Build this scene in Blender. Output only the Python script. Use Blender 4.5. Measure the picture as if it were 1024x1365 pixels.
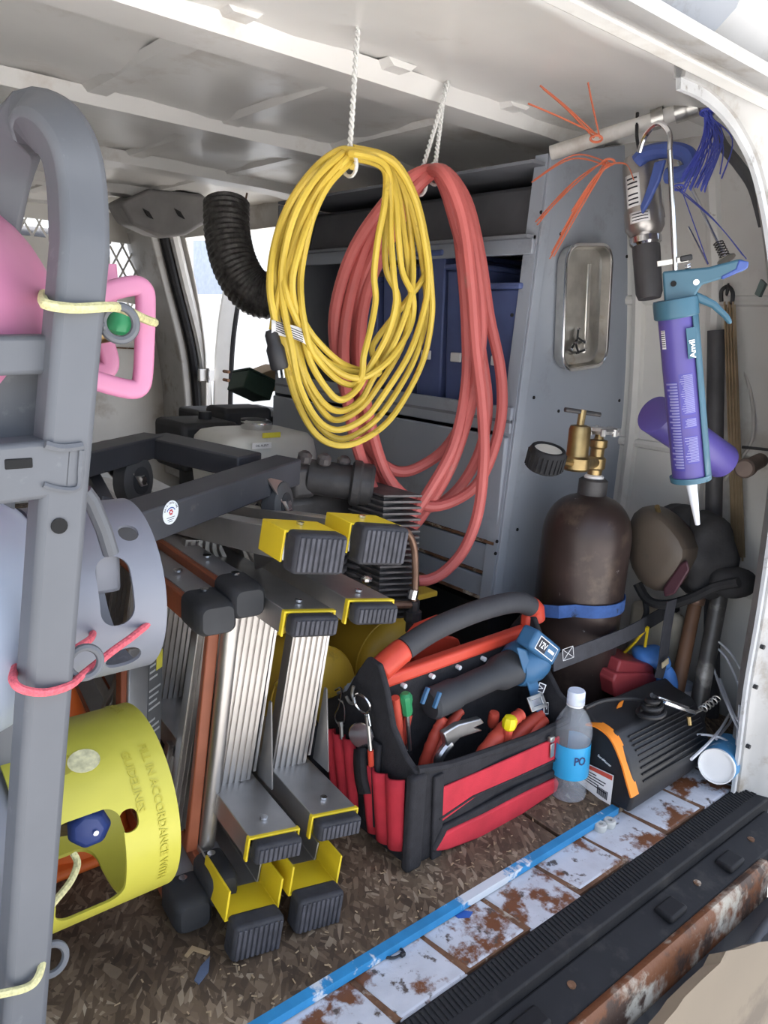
import bpy, bmesh, math, random
import numpy as np
from mathutils import Vector, Matrix, Euler
random.seed(7); rng = np.random.default_rng(7)
scene = bpy.context.scene
for o in list(bpy.data.objects): bpy.data.objects.remove(o)
COL = scene.collection
V = lambda *a: np.array(a, float)
def nz(v):
    v = np.asarray(v, float); return v/np.linalg.norm(v)

# ------------------------------------------------------------------ camera
# x runs along the rear sill to the right, y into the van, z up; floor top is z = 0
FPX, CX, CY = 1024.0, 512.0, 682.5
_r1 = nz(V(1758-CX, 505-CY, FPX))
_r2 = V(-330-CX, 395-CY, FPX); _r2 = nz(_r2-_r1*(_r1@_r2))
_up = np.cross(_r1, _r2)
if _up[1] > 0: _up = -_up
CAMPOS = V(0, 0, .77)
cam_d = bpy.data.cameras.new('camera'); cam = bpy.data.objects.new('camera', cam_d); COL.objects.link(cam)
cam_d.sensor_fit = 'VERTICAL'; cam_d.sensor_height = 36; cam_d.lens = 36*FPX/1365; cam_d.clip_start = .02; cam_d.clip_end = 200
def _w(c): return V(_r1@c, _r2@c, _up@c)
_rt, _dn, _fw = _w(V(1,0,0)), _w(V(0,1,0)), _w(V(0,0,1))
cam.matrix_world = Matrix(((_rt[0], -_dn[0], -_fw[0], CAMPOS[0]), (_rt[1], -_dn[1], -_fw[1], CAMPOS[1]), (_rt[2], -_dn[2], -_fw[2], CAMPOS[2]), (0,0,0,1)))
scene.camera = cam
def at(px, py, x=None, y=None, z=None):
    """point of the world seen at a pixel, at the given depth plane"""
    d = _w(V(px-CX, py-CY, FPX))
    for i, v in enumerate((x, y, z)):
        if v is not None: return CAMPOS+d*((v-CAMPOS[i])/d[i])

# ------------------------------------------------------------------ light
scene.view_settings.view_transform = 'Standard'; scene.view_settings.look = 'None'
scene.view_settings.gamma = 1; scene.view_settings.use_curve_mapping = False
scene.view_settings.exposure = 0.0
world = bpy.data.worlds.new('sky'); scene.world = world; world.use_nodes = True
wn = world.node_tree; bg = wn.nodes['Background']
sky = wn.nodes.new('ShaderNodeTexSky'); sky.sky_type = 'NISHITA'; sky.sun_disc = False
sky.sun_elevation = math.radians(67); sky.sun_rotation = math.radians(28); sky.air_density = 1.0; sky.dust_density = 3.0; sky.ozone_density = 1.2
hs_ = wn.nodes.new('ShaderNodeHueSaturation'); hs_.inputs['Saturation'].default_value = .6; wn.links.new(sky.outputs[0], hs_.inputs['Color']); wn.links.new(hs_.outputs[0], bg.inputs[0]); bg.inputs[1].default_value = 0.62
sd = bpy.data.lights.new('sun', 'SUN'); sd.energy = 12.5; sd.angle = math.radians(.6); sd.color = (1, .96, .9)
sun = bpy.data.objects.new('sun', sd); COL.objects.link(sun)
sun.rotation_euler = Vector((-.20, -.34, -.92)).to_track_quat('-Z', 'Y').to_euler()

# ------------------------------------------------------------------ helpers
OFF = {}
def frame(ax):
    ax = nz(ax); r = V(0,0,1) if abs(ax[2]) < .9 else V(1,0,0)
    u = nz(np.cross(r, ax)); return u, np.cross(ax, u), ax
def cr(pts, n=8, closed=False):
    """smooth curve through the points"""
    P = [V(*p) for p in pts]; m = len(P); out = []
    for i in range(m if closed else m-1):
        g = (lambda k: P[k % m]) if closed else (lambda k: P[min(max(k, 0), m-1)])
        a, b, c, d = g(i-1), g(i), g(i+1), g(i+2)
        for k in range(n):
            t = k/n
            out.append(.5*((2*b)+(c-a)*t+(2*a-5*b+4*c-d)*t*t+(3*b-a-3*c+d)*t**3))
    if not closed: out.append(P[-1])
    return out
class MB:
    def __init__(s): s.v = []; s.f = []
    def add(s, vs, fs):
        o = len(s.v); s.v += [tuple(map(float, p)) for p in vs]; s.f += [tuple(i+o for i in q) for q in fs]; return s
    def hexa(s, P):   # 8 corners: bottom loop, top loop
        return s.add(P, [(3,2,1,0),(4,5,6,7),(0,1,5,4),(1,2,6,5),(2,3,7,6),(3,0,4,7)])
    def box(s, c, d, u=(1,0,0), w=(0,1,0), n=(0,0,1)):
        c = V(*c); u, w, n = V(*u)*d[0]/2, V(*w)*d[1]/2, V(*n)*d[2]/2
        return s.hexa([c-u-w-n, c+u-w-n, c+u+w-n, c-u+w-n, c-u-w+n, c+u-w+n, c+u+w+n, c-u+w+n])
    def bar(s, p, q, a, b, up=(0,0,1)):   # a across, b along up
        p, q = V(*p), V(*q); ax = nz(q-p); u = nz(np.cross(ax, V(*up))); w = np.cross(u, ax)
        return s.box((p+q)/2, (np.linalg.norm(q-p), a, b), ax, u, w)
    def loft(s, loops, closed=True, cap=True, ring=False):
        o = []; n = len(loops[0]); fs = []; vs = [p for l in loops for p in l]; m = len(loops)
        for i in range(m if ring else m-1):
            j = (i+1) % m
            for k in range(n if closed else n-1):
                l = (k+1) % n; fs.append((i*n+k, i*n+l, j*n+l, j*n+k))
        if cap and closed and not ring:
            fs.append(tuple(range(n-1, -1, -1))); fs.append(tuple((m-1)*n+k for k in range(n)))
        return s.add(vs, fs)
    def tube(s, pts, r, n=8, closed=False, cap=True, prof=None, up=None):
        P = [V(*p) for p in pts]; m = len(P); loops = []; u = None
        for i in range(m):
            if closed: t = P[(i+1) % m]-P[i-1]
            else: t = P[min(i+1, m-1)]-P[max(i-1, 0)]
            t = nz(t)
            if up is not None: u = nz(np.cross(t, V(*up)))
            elif u is None: u = frame(t)[0]
            else: u = nz(u-t*(u@t))
            w = np.cross(t, u); rr = r[i] if hasattr(r, '__len__') else r
            if prof is None: loops.append([P[i]+rr*(math.cos(a)*u+math.sin(a)*w) for a in np.arange(n)*2*math.pi/n])
            else: loops.append([P[i]+rr*(a*u+b*w) for a, b in prof])
        return s.loft(loops, True, cap, closed)
    def lathe(s, prof, o=(0,0,0), ax=(0,0,1), n=24, cap=True, a0=0, a1=2*math.pi):
        u, w, t = frame(V(*ax)); o = V(*o); full = abs(a1-a0-2*math.pi) < 1e-6
        ang = np.linspace(a0, a1, n+(0 if full else 1), endpoint=not full)
        return s.loft([[o+t*z+max(r, 1e-5)*(math.cos(a)*u+math.sin(a)*w) for a in ang] for r, z in prof], full, cap)
    def cyl(s, p, q, r, n=16, r2=None):
        p, q = V(*p), V(*q); L = np.linalg.norm(q-p)
        return s.lathe([(r, 0), (r if r2 is None else r2, L)], p, q-p, n)
    def torus(s, c, ax, R, r, n=24, m=8):
        u, w, t = frame(V(*ax)); c = V(*c)
        return s.tube([c+R*(math.cos(a)*u+math.sin(a)*w) for a in np.arange(n)*2*math.pi/n], r, m, True)
    def prism(s, poly, o, u, w, d):   # 2-d outline in axes u, w, extruded by vector d
        o, u, w, d = V(*o), V(*u), V(*w), V(*d); a = [o+x*u+y*w for x, y in poly]
        return s.loft([a, [p+d for p in a]])
    def ball(s, c, r, n=16, m=10, ax=(0,0,1)):
        r = V(*r) if hasattr(r, '__len__') else V(r, r, r); c = V(*c)
        return s.loft([[c+r*V(math.sin(p)*math.cos(a), math.sin(p)*math.sin(a), -math.cos(p)) for a in np.arange(n)*2*math.pi/n] for p in np.linspace(.02, math.pi-.02, m)])
    def quad(s, a, b, c, d): return s.add([a, b, c, d], [(0,1,2,3)])
    def sheet(s, grid): return s.loft(grid, False, False)
    def build(s, name, mat, parent=None, bev=0, seg=2, smooth=True, solid=0, sub=0, ang=.6, loc=None, **tags):
        return mk(name, s.v, s.f, mat, parent, bev, seg, smooth, solid, sub, ang, loc, **tags)
def mk(name, v, f, mat, parent=None, bev=0, seg=2, smooth=True, solid=0, sub=0, ang=.6, loc=None, **tags):
    v = np.array(v, float)
    off = OFF[parent.name] if parent else (V(*loc) if loc is not None else V(*((v.min(0)[:2]+v.max(0)[:2])/2), v[:,2].min()))
    me = bpy.data.meshes.new(name); me.from_pydata([tuple(p) for p in v-off], [], f); me.validate()
    bm = bmesh.new(); bm.from_mesh(me); bmesh.ops.recalc_face_normals(bm, faces=bm.faces); bm.to_mesh(me); bm.free()
    if smooth:
        me.polygons.foreach_set('use_smooth', [True]*len(me.polygons)); me.set_sharp_from_angle(angle=ang)
    me.materials.append(mat)
    o = bpy.data.objects.new(name, me); COL.objects.link(o); OFF[o.name] = off
    if parent: o.parent = parent
    else: o.location = off
    if solid:
        md = o.modifiers.new('solid', 'SOLIDIFY'); md.thickness = solid; md.offset = 0
    if sub:
        md = o.modifiers.new('sub', 'SUBSURF'); md.levels = md.render_levels = sub
    if bev:
        md = o.modifiers.new('bevel', 'BEVEL'); md.width = bev; md.segments = seg; md.limit_method = 'ANGLE'; md.angle_limit = .6; md.harden_normals = False
    tag(o, **tags); return o
def tag(o, label=None, cat=None, group=None, kind=None):
    if label: o['label'] = label
    if cat: o['category'] = cat
    if group: o['group'] = group
    if kind: o['kind'] = kind
    return o
def thing(name, loc, label, cat, group=None):
    o = bpy.data.objects.new(name, None); COL.objects.link(o); o.location = tuple(loc); o.empty_display_size = .05
    OFF[o.name] = V(*loc); return tag(o, label, cat, group)
def copy_tree(o, parent=None):
    c = o.copy(); COL.objects.link(c); c.parent = parent; OFF[c.name] = OFF[o.name]
    for ch in list(o.children): copy_tree(ch, c)
    return c
def baked(o, cutters=()):
    """apply modifiers and boolean cuts to an object's mesh"""
    for c in cutters:
        md = o.modifiers.new('cut', 'BOOLEAN'); md.object = c; md.operation = 'DIFFERENCE'; md.solver = 'EXACT'
    bpy.context.view_layer.update(); dg = bpy.context.evaluated_depsgraph_get()
    me = bpy.data.meshes.new_from_object(o.evaluated_get(dg)); o.modifiers.clear(); o.data = me
    me.polygons.foreach_set('use_smooth', [True]*len(me.polygons)); me.set_sharp_from_angle(angle=.6)
    for c in cutters: bpy.data.objects.remove(c)
    return o
def text(s, size, o, u, w, mat, parent, name='lettering', lift=.0004, align='CENTER', bold=0, sx=1):
    cu = bpy.data.curves.new('t', 'FONT'); cu.body = s; cu.size = size; cu.align_x = align; cu.align_y = 'CENTER'; cu.resolution_u = 2
    cu.extrude = .0001; cu.offset = bold
    t = bpy.data.objects.new('t', cu); COL.objects.link(t); bpy.context.view_layer.update()
    me = bpy.data.meshes.new_from_object(t.evaluated_get(bpy.context.evaluated_depsgraph_get()))
    bpy.data.objects.remove(t)
    u = nz(u); w = nz(V(*w)-u*(V(*w)@u)); n = np.cross(u, w); o = V(*o)+n*lift
    vs = [o+u*p.co[0]*sx+w*p.co[1]+n*p.co[2] for p in me.vertices]; fs = [tuple(p.vertices) for p in me.polygons]
    return mk(name, vs, fs, mat, parent, smooth=False)

def mat(name, c, rough=.55, metal=0, var=.12, scale=18, bump=0, bscale=None, spot=None, spec=.5, stretch=None, coat=0, spots2=None, trans=0, ior=1.45, alpha=1):
    """procedural material: base colour with cloudy variation, optional spots of another colour, fine relief"""
    m = bpy.data.materials.new(name); m.use_nodes = True; n = m.node_tree; N = n.nodes; L = n.links
    b = N['Principled BSDF']; tc = N.new('ShaderNodeTexCoord'); src = tc.outputs['Object']
    if stretch:
        mp = N.new('ShaderNodeMapping'); mp.inputs['Scale'].default_value = stretch; L.new(src, mp.inputs[0]); src = mp.outputs[0]
    nt = N.new('ShaderNodeTexNoise'); nt.inputs['Scale'].default_value = scale; nt.inputs['Detail'].default_value = 5; L.new(src, nt.inputs['Vector'])
    rp = N.new('ShaderNodeValToRGB'); e = rp.color_ramp.elements
    e[0].position, e[1].position = .3, .7
    e[0].color = tuple(x*(1-var) for x in c)+(1,); e[1].color = tuple(min(1, x*(1+var)) for x in c)+(1,)
    L.new(nt.outputs[0], rp.inputs[0]); colo = rp.outputs[0]
    for k, sp in enumerate((spot, spots2)):
        if not sp: continue
        sc, ss, lo, hi = sp
        n2 = N.new('ShaderNodeTexNoise'); n2.inputs['Scale'].default_value = ss; n2.inputs['Detail'].default_value = 8; n2.inputs['Roughness'].default_value = .65
        mp2 = N.new('ShaderNodeMapping'); mp2.inputs['Location'].default_value = (3.1*k+1.7, 2.2, .6); L.new(src, mp2.inputs[0]); L.new(mp2.outputs[0], n2.inputs['Vector'])
        r2 = N.new('ShaderNodeValToRGB'); r2.color_ramp.elements[0].position = lo; r2.color_ramp.elements[1].position = hi
        L.new(n2.outputs[0], r2.inputs[0]); mx = N.new('ShaderNodeMix'); mx.data_type = 'RGBA'
        L.new(r2.outputs[0], mx.inputs[0]); L.new(colo, mx.inputs[6]); mx.inputs[7].default_value = sc+(1,); colo = mx.outputs[2]
    L.new(colo, b.inputs['Base Color'])
    b.inputs['Roughness'].default_value = rough; b.inputs['Metallic'].default_value = metal
    b.inputs['Specular IOR Level'].default_value = spec; b.inputs['Coat Weight'].default_value = coat
    b.inputs['Transmission Weight'].default_value = trans; b.inputs['IOR'].default_value = ior; b.inputs['Alpha'].default_value = alpha
    if bump:
        bn = N.new('ShaderNodeTexNoise'); bn.inputs['Scale'].default_value = bscale or scale*4; bn.inputs['Detail'].default_value = 4; L.new(src, bn.inputs['Vector'])
        bp = N.new('ShaderNodeBump'); bp.inputs['Strength'].default_value = bump; bp.inputs['Distance'].default_value = .004
        L.new(bn.outputs[0], bp.inputs['Height']); L.new(bp.outputs[0], b.inputs['Normal'])
    return m
def hexc(s):
    s = s.lstrip('#'); r = [int(s[i:i+2], 16)/255 for i in (0, 2, 4)]
    return tuple(x/12.92 if x <= .04045 else ((x+.055)/1.055)**2.4 for x in r)
M = {}
RUST = (.16, .06, .025)
M['white_paint'] = mat('white_paint', (.40,.395,.385), .45, var=.10, scale=9, spot=((.26,.23,.19), 11, .54, .68), spots2=(RUST, 22, .70, .75))
M['inner_paint'] = mat('inner_paint', (.62,.61,.58), .45, var=.08, scale=5, spot=((.40,.36,.31), 6, .56, .75), spots2=((.18,.12,.08), 30, .70, .76))
M['ceiling_paint'] = mat('ceiling_paint', (.84,.83,.80), .28, var=.06, scale=4, spot=((.55,.48,.40), 4, .56, .78))
M['door_white'] = mat('door_white', (.78,.78,.77), .35, var=.04)
M['rubber'] = mat('rubber', (.014,.014,.016), .7, bump=.1, spec=.3, spot=((.045,.042,.04), 14, .55, .75))
M['rusty_white'] = mat('rusty_white', (.52,.53,.57), .5, var=.08, scale=30, spot=(RUST, 16, .53, .60), spots2=((.09,.07,.06), 38, .58, .64), bump=.25)
M['rust'] = mat('rust', (.15,.075,.04), .85, var=.4, scale=40, spot=((.42,.37,.30), 14, .56, .62), bump=.5)
M['black'] = mat('black', (.02,.02,.022), .5, var=.2, bump=.05)
M['black_cloth'] = mat('black_cloth', (.022,.021,.024), .9, var=.25, scale=60, bump=.25, bscale=500)
M['steel_grey'] = mat('steel_grey', (.112,.118,.130), .5, var=.06, scale=12, bump=.03, spot=((.20,.21,.22), 30, .62, .8))
M['glass'] = mat('glass', (.85,.9,.95), .02, trans=1, ior=1.45, var=0)
M['siding'] = mat('siding', (.50,.50,.49), .6, var=.03)
M['concrete'] = mat('concrete', (.60,.585,.56), .9, var=.12, scale=5, bump=.2)
M['chrome'] = mat('chrome', (.75,.75,.76), .18, 1, var=.04)
M['alu'] = mat('alu', (.60,.60,.60), .33, 1, var=.06, scale=30, stretch=(1,1,1))
M['white'] = mat('white', (.80,.80,.80), .5, var=.02)
M['ink'] = mat('ink', (.02,.02,.03), .7, var=0)
M['red_plastic'] = mat('red_plastic', (.62,.065,.035), .45, var=.08)
M['yellow_plastic'] = mat('yellow_plastic', (.74,.52,.02), .45, var=.05)
M['brass'] = mat('brass', (.34,.25,.12), .42, 1, var=.2, scale=40)
# ------------------------------------------------------------------ the van body and what lies outside
ROOF = 1.18; WX = 1.58; WL = -.30; YB = .607; YF = 3.30
# OSB floor
def osb():
    m = bpy.data.materials.new('osb'); m.use_nodes = True; n = m.node_tree; N = n.nodes; L = n.links; b = N['Principled BSDF']
    tc = N.new('ShaderNodeTexCoord'); base = None; hgt = None
    nz_ = N.new('ShaderNodeTexNoise'); nz_.inputs['Scale'].default_value = 9; L.new(tc.outputs['Object'], nz_.inputs['Vector'])
    for k, (rot, sc) in enumerate(((.5, (40, 130, 1)), (-.7, (45, 150, 1)), (1.3, (38, 140, 1)), (2.2, (50, 170, 1)))):
        mp = N.new('ShaderNodeMapping'); mp.inputs['Scale'].default_value = sc; mp.inputs['Location'].default_value = (k*3.3, k*1.7, 0)
        ad = N.new('ShaderNodeMix'); ad.data_type = 'RGBA'; ad.blend_type = 'ADD'; ad.inputs[0].default_value = .02; L.new(tc.outputs['Object'], ad.inputs[6]); L.new(nz_.outputs['Color'], ad.inputs[7])
        m0 = N.new('ShaderNodeMapping'); m0.inputs['Rotation'].default_value = (0, 0, rot); L.new(ad.outputs[2], m0.inputs[0])
        L.new(m0.outputs[0], mp.inputs[0])
        vo = N.new('ShaderNodeTexVoronoi'); vo.inputs['Scale'].default_value = 1; L.new(mp.outputs[0], vo.inputs['Vector'])
        sp = N.new('ShaderNodeSeparateColor'); L.new(vo.outputs['Color'], sp.inputs[0])
        r = N.new('ShaderNodeValToRGB'); cs = [(0, (.085,.057,.036)), (.35, (.135,.092,.057)), (.65, (.185,.130,.082)), (.88, (.26,.19,.125)), (1, (.42,.34,.24))]
        e = r.color_ramp.elements; e[0].position = 0; e[0].color = cs[0][1]+(1,); e[1].position = 1; e[1].color = cs[-1][1]+(1,)
        for p, c in cs[1:-1]: q = e.new(p); q.color = c+(1,)
        L.new(sp.outputs[0], r.inputs[0])
        if base is None: base = r.outputs[0]; hgt = sp.outputs[0]
        else:
            mx = N.new('ShaderNodeMix'); mx.data_type = 'RGBA'; g = N.new('ShaderNodeMath'); g.operation = 'GREATER_THAN'; g.inputs[1].default_value = .55; L.new(sp.outputs[1], g.inputs[0])
            L.new(g.outputs[0], mx.inputs[0]); L.new(base, mx.inputs[6]); L.new(r.outputs[0], mx.inputs[7]); base = mx.outputs[2]
    st = N.new('ShaderNodeTexNoise'); st.inputs['Scale'].default_value = 5; st.inputs['Detail'].default_value = 6; L.new(tc.outputs['Object'], st.inputs['Vector'])
    sr = N.new('ShaderNodeValToRGB'); sr.color_ramp.elements[0].position = .38; sr.color_ramp.elements[0].color = (.45,.42,.4,1); sr.color_ramp.elements[1].position = .62; sr.color_ramp.elements[1].color = (1,1,1,1); L.new(st.outputs[0], sr.inputs[0])
    mm = N.new('ShaderNodeMix'); mm.data_type = 'RGBA'; mm.blend_type = 'MULTIPLY'; mm.inputs[0].default_value = 1; L.new(base, mm.inputs[6]); L.new(sr.outputs[0], mm.inputs[7])
    L.new(mm.outputs[2], b.inputs['Base Color']); b.inputs['Roughness'].default_value = .7
    bp = N.new('ShaderNodeBump'); bp.inputs['Strength'].default_value = .35; bp.inputs['Distance'].default_value = .002; L.new(hgt, bp.inputs['Height']); L.new(bp.outputs[0], b.inputs['Normal'])
    return m
M['osb'] = osb()
fl = thing('floor', (0, YB, 0), None, None); tag(fl, 'brown strand board floor of the van with a taped front edge', 'floor', kind='structure')
seam = .93   # joint between two boards, running into the van
MB().hexa([V(WL,YB,-.012), V(seam-.004,YB,-.012), V(.96-.004,YF,-.012), V(WL,YF,-.012), V(WL,YB,0), V(seam-.004,YB,0), V(.96-.004,YF,0), V(WL,YF,0)]).build('board', M['osb'], fl, bev=.0015)
MB().hexa([V(seam+.004,YB,-.012), V(WX+.3,YB,-.012), V(WX+.3,YF,-.012), V(.96+.004,YF,-.012), V(seam+.004,YB,0), V(WX+.3,YB,0), V(WX+.3,YF,0), V(.96+.004,YF,0)]).build('board', M['osb'], fl, bev=.0015)
# painted steel of the sill: raised panels with grooves between, all rusty
sl = thing('trim_1', (.7, .5, -.02), None, None); tag(sl, 'white painted rusty steel sill along the board floor', 'sill', kind='structure')
MB().box((.62, .632, -.026), (2.1, .202, .02)).build('sill_base', M['rust'], sl)
xs = np.arange(-.32, 1.60, .118); j = 0
for x0 in xs:
    w_ = .1145+.001*math.sin(x0*17); d_ = .006*math.sin(x0*31)
    MB().hexa([V(x0,YB+.02,-.02), V(x0+w_,YB+.02,-.02), V(x0+w_+.012,.528+d_,-.02), V(x0+.012,.528+d_,-.02), V(x0+.004,YB+.02,-.0125), V(x0+w_-.004,YB+.02,-.0125), V(x0+w_+.006,.532+d_,-.0145), V(x0+.016,.532+d_,-.0145)]).build('sill_panel', M['rusty_white'], sl, bev=.002)
# black ribbed scuff plate and the step below it
sc_ = thing('trim_2', (.7, .45, -.05), None, None); tag(sc_, 'black ribbed rubber scuff plate on the rear sill', 'scuff plate', kind='structure')
MB().hexa([V(-.35,.478,-.06), V(1.5,.478,-.06), V(1.5,.53,-.045), V(-.35,.53,-.045), V(-.35,.478,-.022), V(1.5,.478,-.022), V(1.5,.527,-.013), V(-.35,.527,-.013)]).build('plate', M['rubber'], sc_, bev=.003)
rib = None
for i in range(150):
    x = .30+i*.0078
    if rib is None: rib = MB().hexa([V(x,.496,-.0205), V(x+.0045,.496,-.0205), V(x+.0045,.523,-.0155), V(x,.523,-.0155), V(x,.496,-.0172), V(x+.0045,.496,-.0172), V(x+.0045,.523,-.0122), V(x,.523,-.0122)]).build('rib', M['rubber'], sc_)
    else:
        c = rib.copy(); COL.objects.link(c); c.parent = sc_; c.location.x = i*.0078
MB().hexa([V(-.35,.425,-.10), V(1.35,.425,-.10), V(1.35,.478,-.10), V(-.35,.478,-.10), V(-.35,.425,-.052), V(1.35,.425,-.052), V(1.35,.478,-.040), V(-.35,.478,-.040)]).build('step', M['rubber'], sc_, bev=.004)
for x in (.66, .98, 1.16):
    MB().box((x, .448, -.043), (.045, .03, .012)).build('clip_block', M['rubber'], sc_, bev=.004)
    MB().cyl((x+.09, .455, -.05), (x+.09, .455, -.0435), .006, 10).build('bolt', M['rust'], sc_)
M['lip_paint'] = mat('lip_paint', (.42,.38,.31), .5, var=.15, scale=20, spot=(RUST, 9, .44, .52), spots2=((.06,.035,.025), 17, .50, .58), bump=.3)
lp = MB(); prof = [(.428,-.14), (.428,-.058), (.424,-.049), (.414,-.047), (.408,-.054), (.405,-.09), (.400,-.14)]
lp.loft([[V(x, y, z) for y, z in prof] for x in np.linspace(-.35, 1.22, 12)]).build('trim_3', M['lip_paint'], kind='structure', label='rusty cream body lip below the scuff plate', cat='body lip', ang=1)
# bumper skirt outside
bp_ = MB(); prof = [(.398,-.10), (.37,-.085), (.31,-.085), (.26,-.10), (.23,-.16), (.22,-.5), (.38,-.5)]
bp_.loft([[V(x, y, z) for y, z in prof] for x in np.linspace(-.35, 1.7, 10)]).build('trim_4', mat('bumper_black', (.022,.025,.03), .38, var=.2, scale=6), kind='structure', label='black plastic bumper outside the rear sill', cat='bumper', ang=1)

# right rear pillar: swept along the door opening
PY = .50
pil = [at(px, py, y=PY) for px, py in ((930,98),(962,114),(990,140),(1010,170),(1030,215),(1046,290),(1058,400),(1062,520),(1057,640),(1044,740),(1030,830),(1014,920),(1004,1000),(992,1090))]
pil = cr(pil, 5)
pr = thing('trim_5', pil[-1], None, None); tag(pr, 'white painted curved rear pillar with chips and rust', 'pillar', kind='structure')
def sweep(path, prof):   # prof: (outward in the opening plane, along y)
    loops = []
    for i, p in enumerate(path):
        t = nz(path[min(i+1, len(path)-1)]-path[max(i-1, 0)]); o_ = nz(np.cross(t, V(0,1,0)))
        if o_[0] < 0: o_ = -o_
        if o_[0] < .3 and o_[2] < 0 and i < 15: o_ = -o_
        loops.append([p+o_*a+V(0,b,0) for a, b in prof])
    return MB().loft(loops)
sweep(pil, [(0,.015),(0,.028),(.03,.032),(.05,.06),(.30,.10),(.30,-.06),(.10,-.05),(.055,-.035),(.03,-.005),(.022,.012)]).build('pillar_shell', M['white_paint'], pr, ang=1)
M['flange'] = mat('flange', (.50,.51,.52), .5, var=.1, spot=((.2,.18,.16), 30, .6, .7))
sweep(pil, [(-.012,.018),(-.012,.024),(.028,.030),(.028,.022)]).build('flange', M['flange'], pr, ang=1)
for t in (.62, .68, .74, .80, .86, .93):
    p = pil[int(t*(len(pil)-1))]; MB().cyl(p+V(.006,.008,0), p+V(.006,.03,0), .004, 10).build('hole_plug', M['black'], pr)
# rear header of the roof
hd = thing('trim_6', (.4, .5, 1.07), None, None); tag(hd, 'white painted header of the rear door opening with a bright edge', 'header', kind='structure')
prof = [(.50,1.060),(.52,1.075),(.56,1.10),(.62,1.13),(.66,1.145),(.66,1.185),(.60,1.163),(.52,1.118),(.45,1.070),(.425,1.054),(.43,1.045),(.45,1.046),(.47,1.056),(.485,1.060)]
MB().loft([[V(x, y, z) for y, z in prof] for x in np.linspace(-.6, 1.42, 14)]).build('header_shell', M['white_paint'], hd, ang=.9)
MB().loft([[V(x, y, z) for y, z in ((.482,1.056),(.500,1.054),(.502,1.064),(.484,1.066))] for x in np.linspace(-.6, 1.02, 14)]).build('header_flange', M['inner_paint'], hd, bev=.002)

# roof skin with cross bows and lengthwise ribs
cl = thing('ceiling', (.6, 1.9, ROOF), None, None); tag(cl, 'bare white painted van roof with pressed ribs', 'ceiling', kind='structure')
g = []
for y in np.linspace(.62, YF+.1, 40):
    row = []
    for x in np.linspace(WL-.05, WX+.05, 30):
        e_ = max(0, abs(x-.64)-.62)
        row.append(V(x, y, ROOF-.5*e_*e_-.30*max(0, 1.0-y)**2 + .005*math.sin(y*19)*math.sin(x*9)+.003*math.sin(y*31+x*23)))
    g.append(row)
MB().sheet(g).build('roof_skin', M['ceiling_paint'], cl, solid=.004)
for y in (1.10, 1.62, 2.12, 2.62, 3.05):
    loops = []
    for x in np.linspace(WL-.03, WX, 24):
        e_ = max(0, abs(x-.64)-.62); z = ROOF-.5*e_*e_-.30*max(0, 1.0-y)**2
        loops.append([V(x, y+a, z+b) for a, b in ((-.055,.0),(-.04,-.028),(.04,-.028),(.055,.0))])
    MB().loft(loops).build('cross_bow', M['ceiling_paint'], cl, ang=.5)
for x in (.02, .30, .58, .86, 1.14):
    MB().loft([[V(x+a, y, ROOF+b) for a, b in ((-.03,.0),(-.018,-.010),(.018,-.010),(.03,.0))] for y in np.linspace(1.02, YF, 8)]).build('roof_rib', M['ceiling_paint'], cl, ang=.5)

# right wall (with the side door opening), leaning in towards the roof
def wx(z, y=1.5):
    b = WX-.02-.16*max(0, (z-.55)/.75)**1.6
    return b
wr = thing('wall_right', (WX, 1.5, 0), None, None); tag(wr, 'pale painted inner side wall of the van with pressed ribs and stains', 'wall', kind='structure')
SD0, SD1 = 2.30, 3.05
def wallpiece(y0, y1, z0, z1, name, ny=10, nz__=14):
    g = [[V(wx(z, y), y, z) for y in np.linspace(y0, y1, ny)] for z in np.linspace(z0, z1, nz__)]
    return MB().sheet(g).build(name, M['inner_paint'], wr, solid=.006)
wallpiece(.56, SD0, 0, 1.165, 'side_panel', 20); wallpiece(SD0, SD1, 1.09, 1.165, 'door_header', 6, 4); wallpiece(SD1, YF+.1, 0, 1.165, 'side_panel', 6)
for y, z0, z1 in ((.62,.3,1.1),(.80,.25,1.12),(.97,.2,1.12),(1.9,.1,1.1)):
    pts = [V(wx(z, y)-.002, y+.05*max(0, (z-.9))*1.5, z) for z in np.linspace(z0, z1, 14)]
    MB().tube(pts, .016, 8).build('pressed_rib', M['inner_paint'], wr)
for z in (.28, .55, .86):
    MB().tube([V(wx(z, y)-.002, y, z) for y in np.linspace(.55, 1.05, 8)], .011, 8).build('pressed_rib', M['inner_paint'], wr)
# left wall
wl = MB(); g = [[V(WL+.16*max(0, (z-.55)/.75)**1.6, y, z) for y in np.linspace(.55, YF+.1, 10)] for z in np.linspace(0, 1.165, 10)]
wl.sheet(g).build('wall_left', M['inner_paint'], kind='structure', label='pale painted inner wall on the far left', cat='wall', solid=.006)
# bulkhead with mesh windows
wf = thing('wall_front', (.6, YF, 0), None, None); tag(wf, 'white painted steel bulkhead with expanded mesh windows', 'bulkhead', kind='structure')
holes = []
for (pa, pb) in (((22,288),(72,318)), ((146,322),(186,428))):
    a, b = at(*pa, y=YF), at(*pb, y=YF); holes.append((a[0], b[0], b[2], a[2]))
xsn = sorted({WL, WX}|{h[0] for h in holes}|{h[1] for h in holes}); zsn = sorted({0, 1.20}|{h[2] for h in holes}|{h[3] for h in holes})
for i in range(len(xsn)-1):
    for k in range(len(zsn)-1):
        xm, zm = (xsn[i]+xsn[i+1])/2, (zsn[k]+zsn[k+1])/2
        if any(h[0] < xm < h[1] and h[2] < zm < h[3] for h in holes): continue
        MB().box((xm, YF+.01, zm), (xsn[i+1]-xsn[i], .02, zsn[k+1]-zsn[k])).build('bulkhead_panel', M['inner_paint'], wf)
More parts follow.
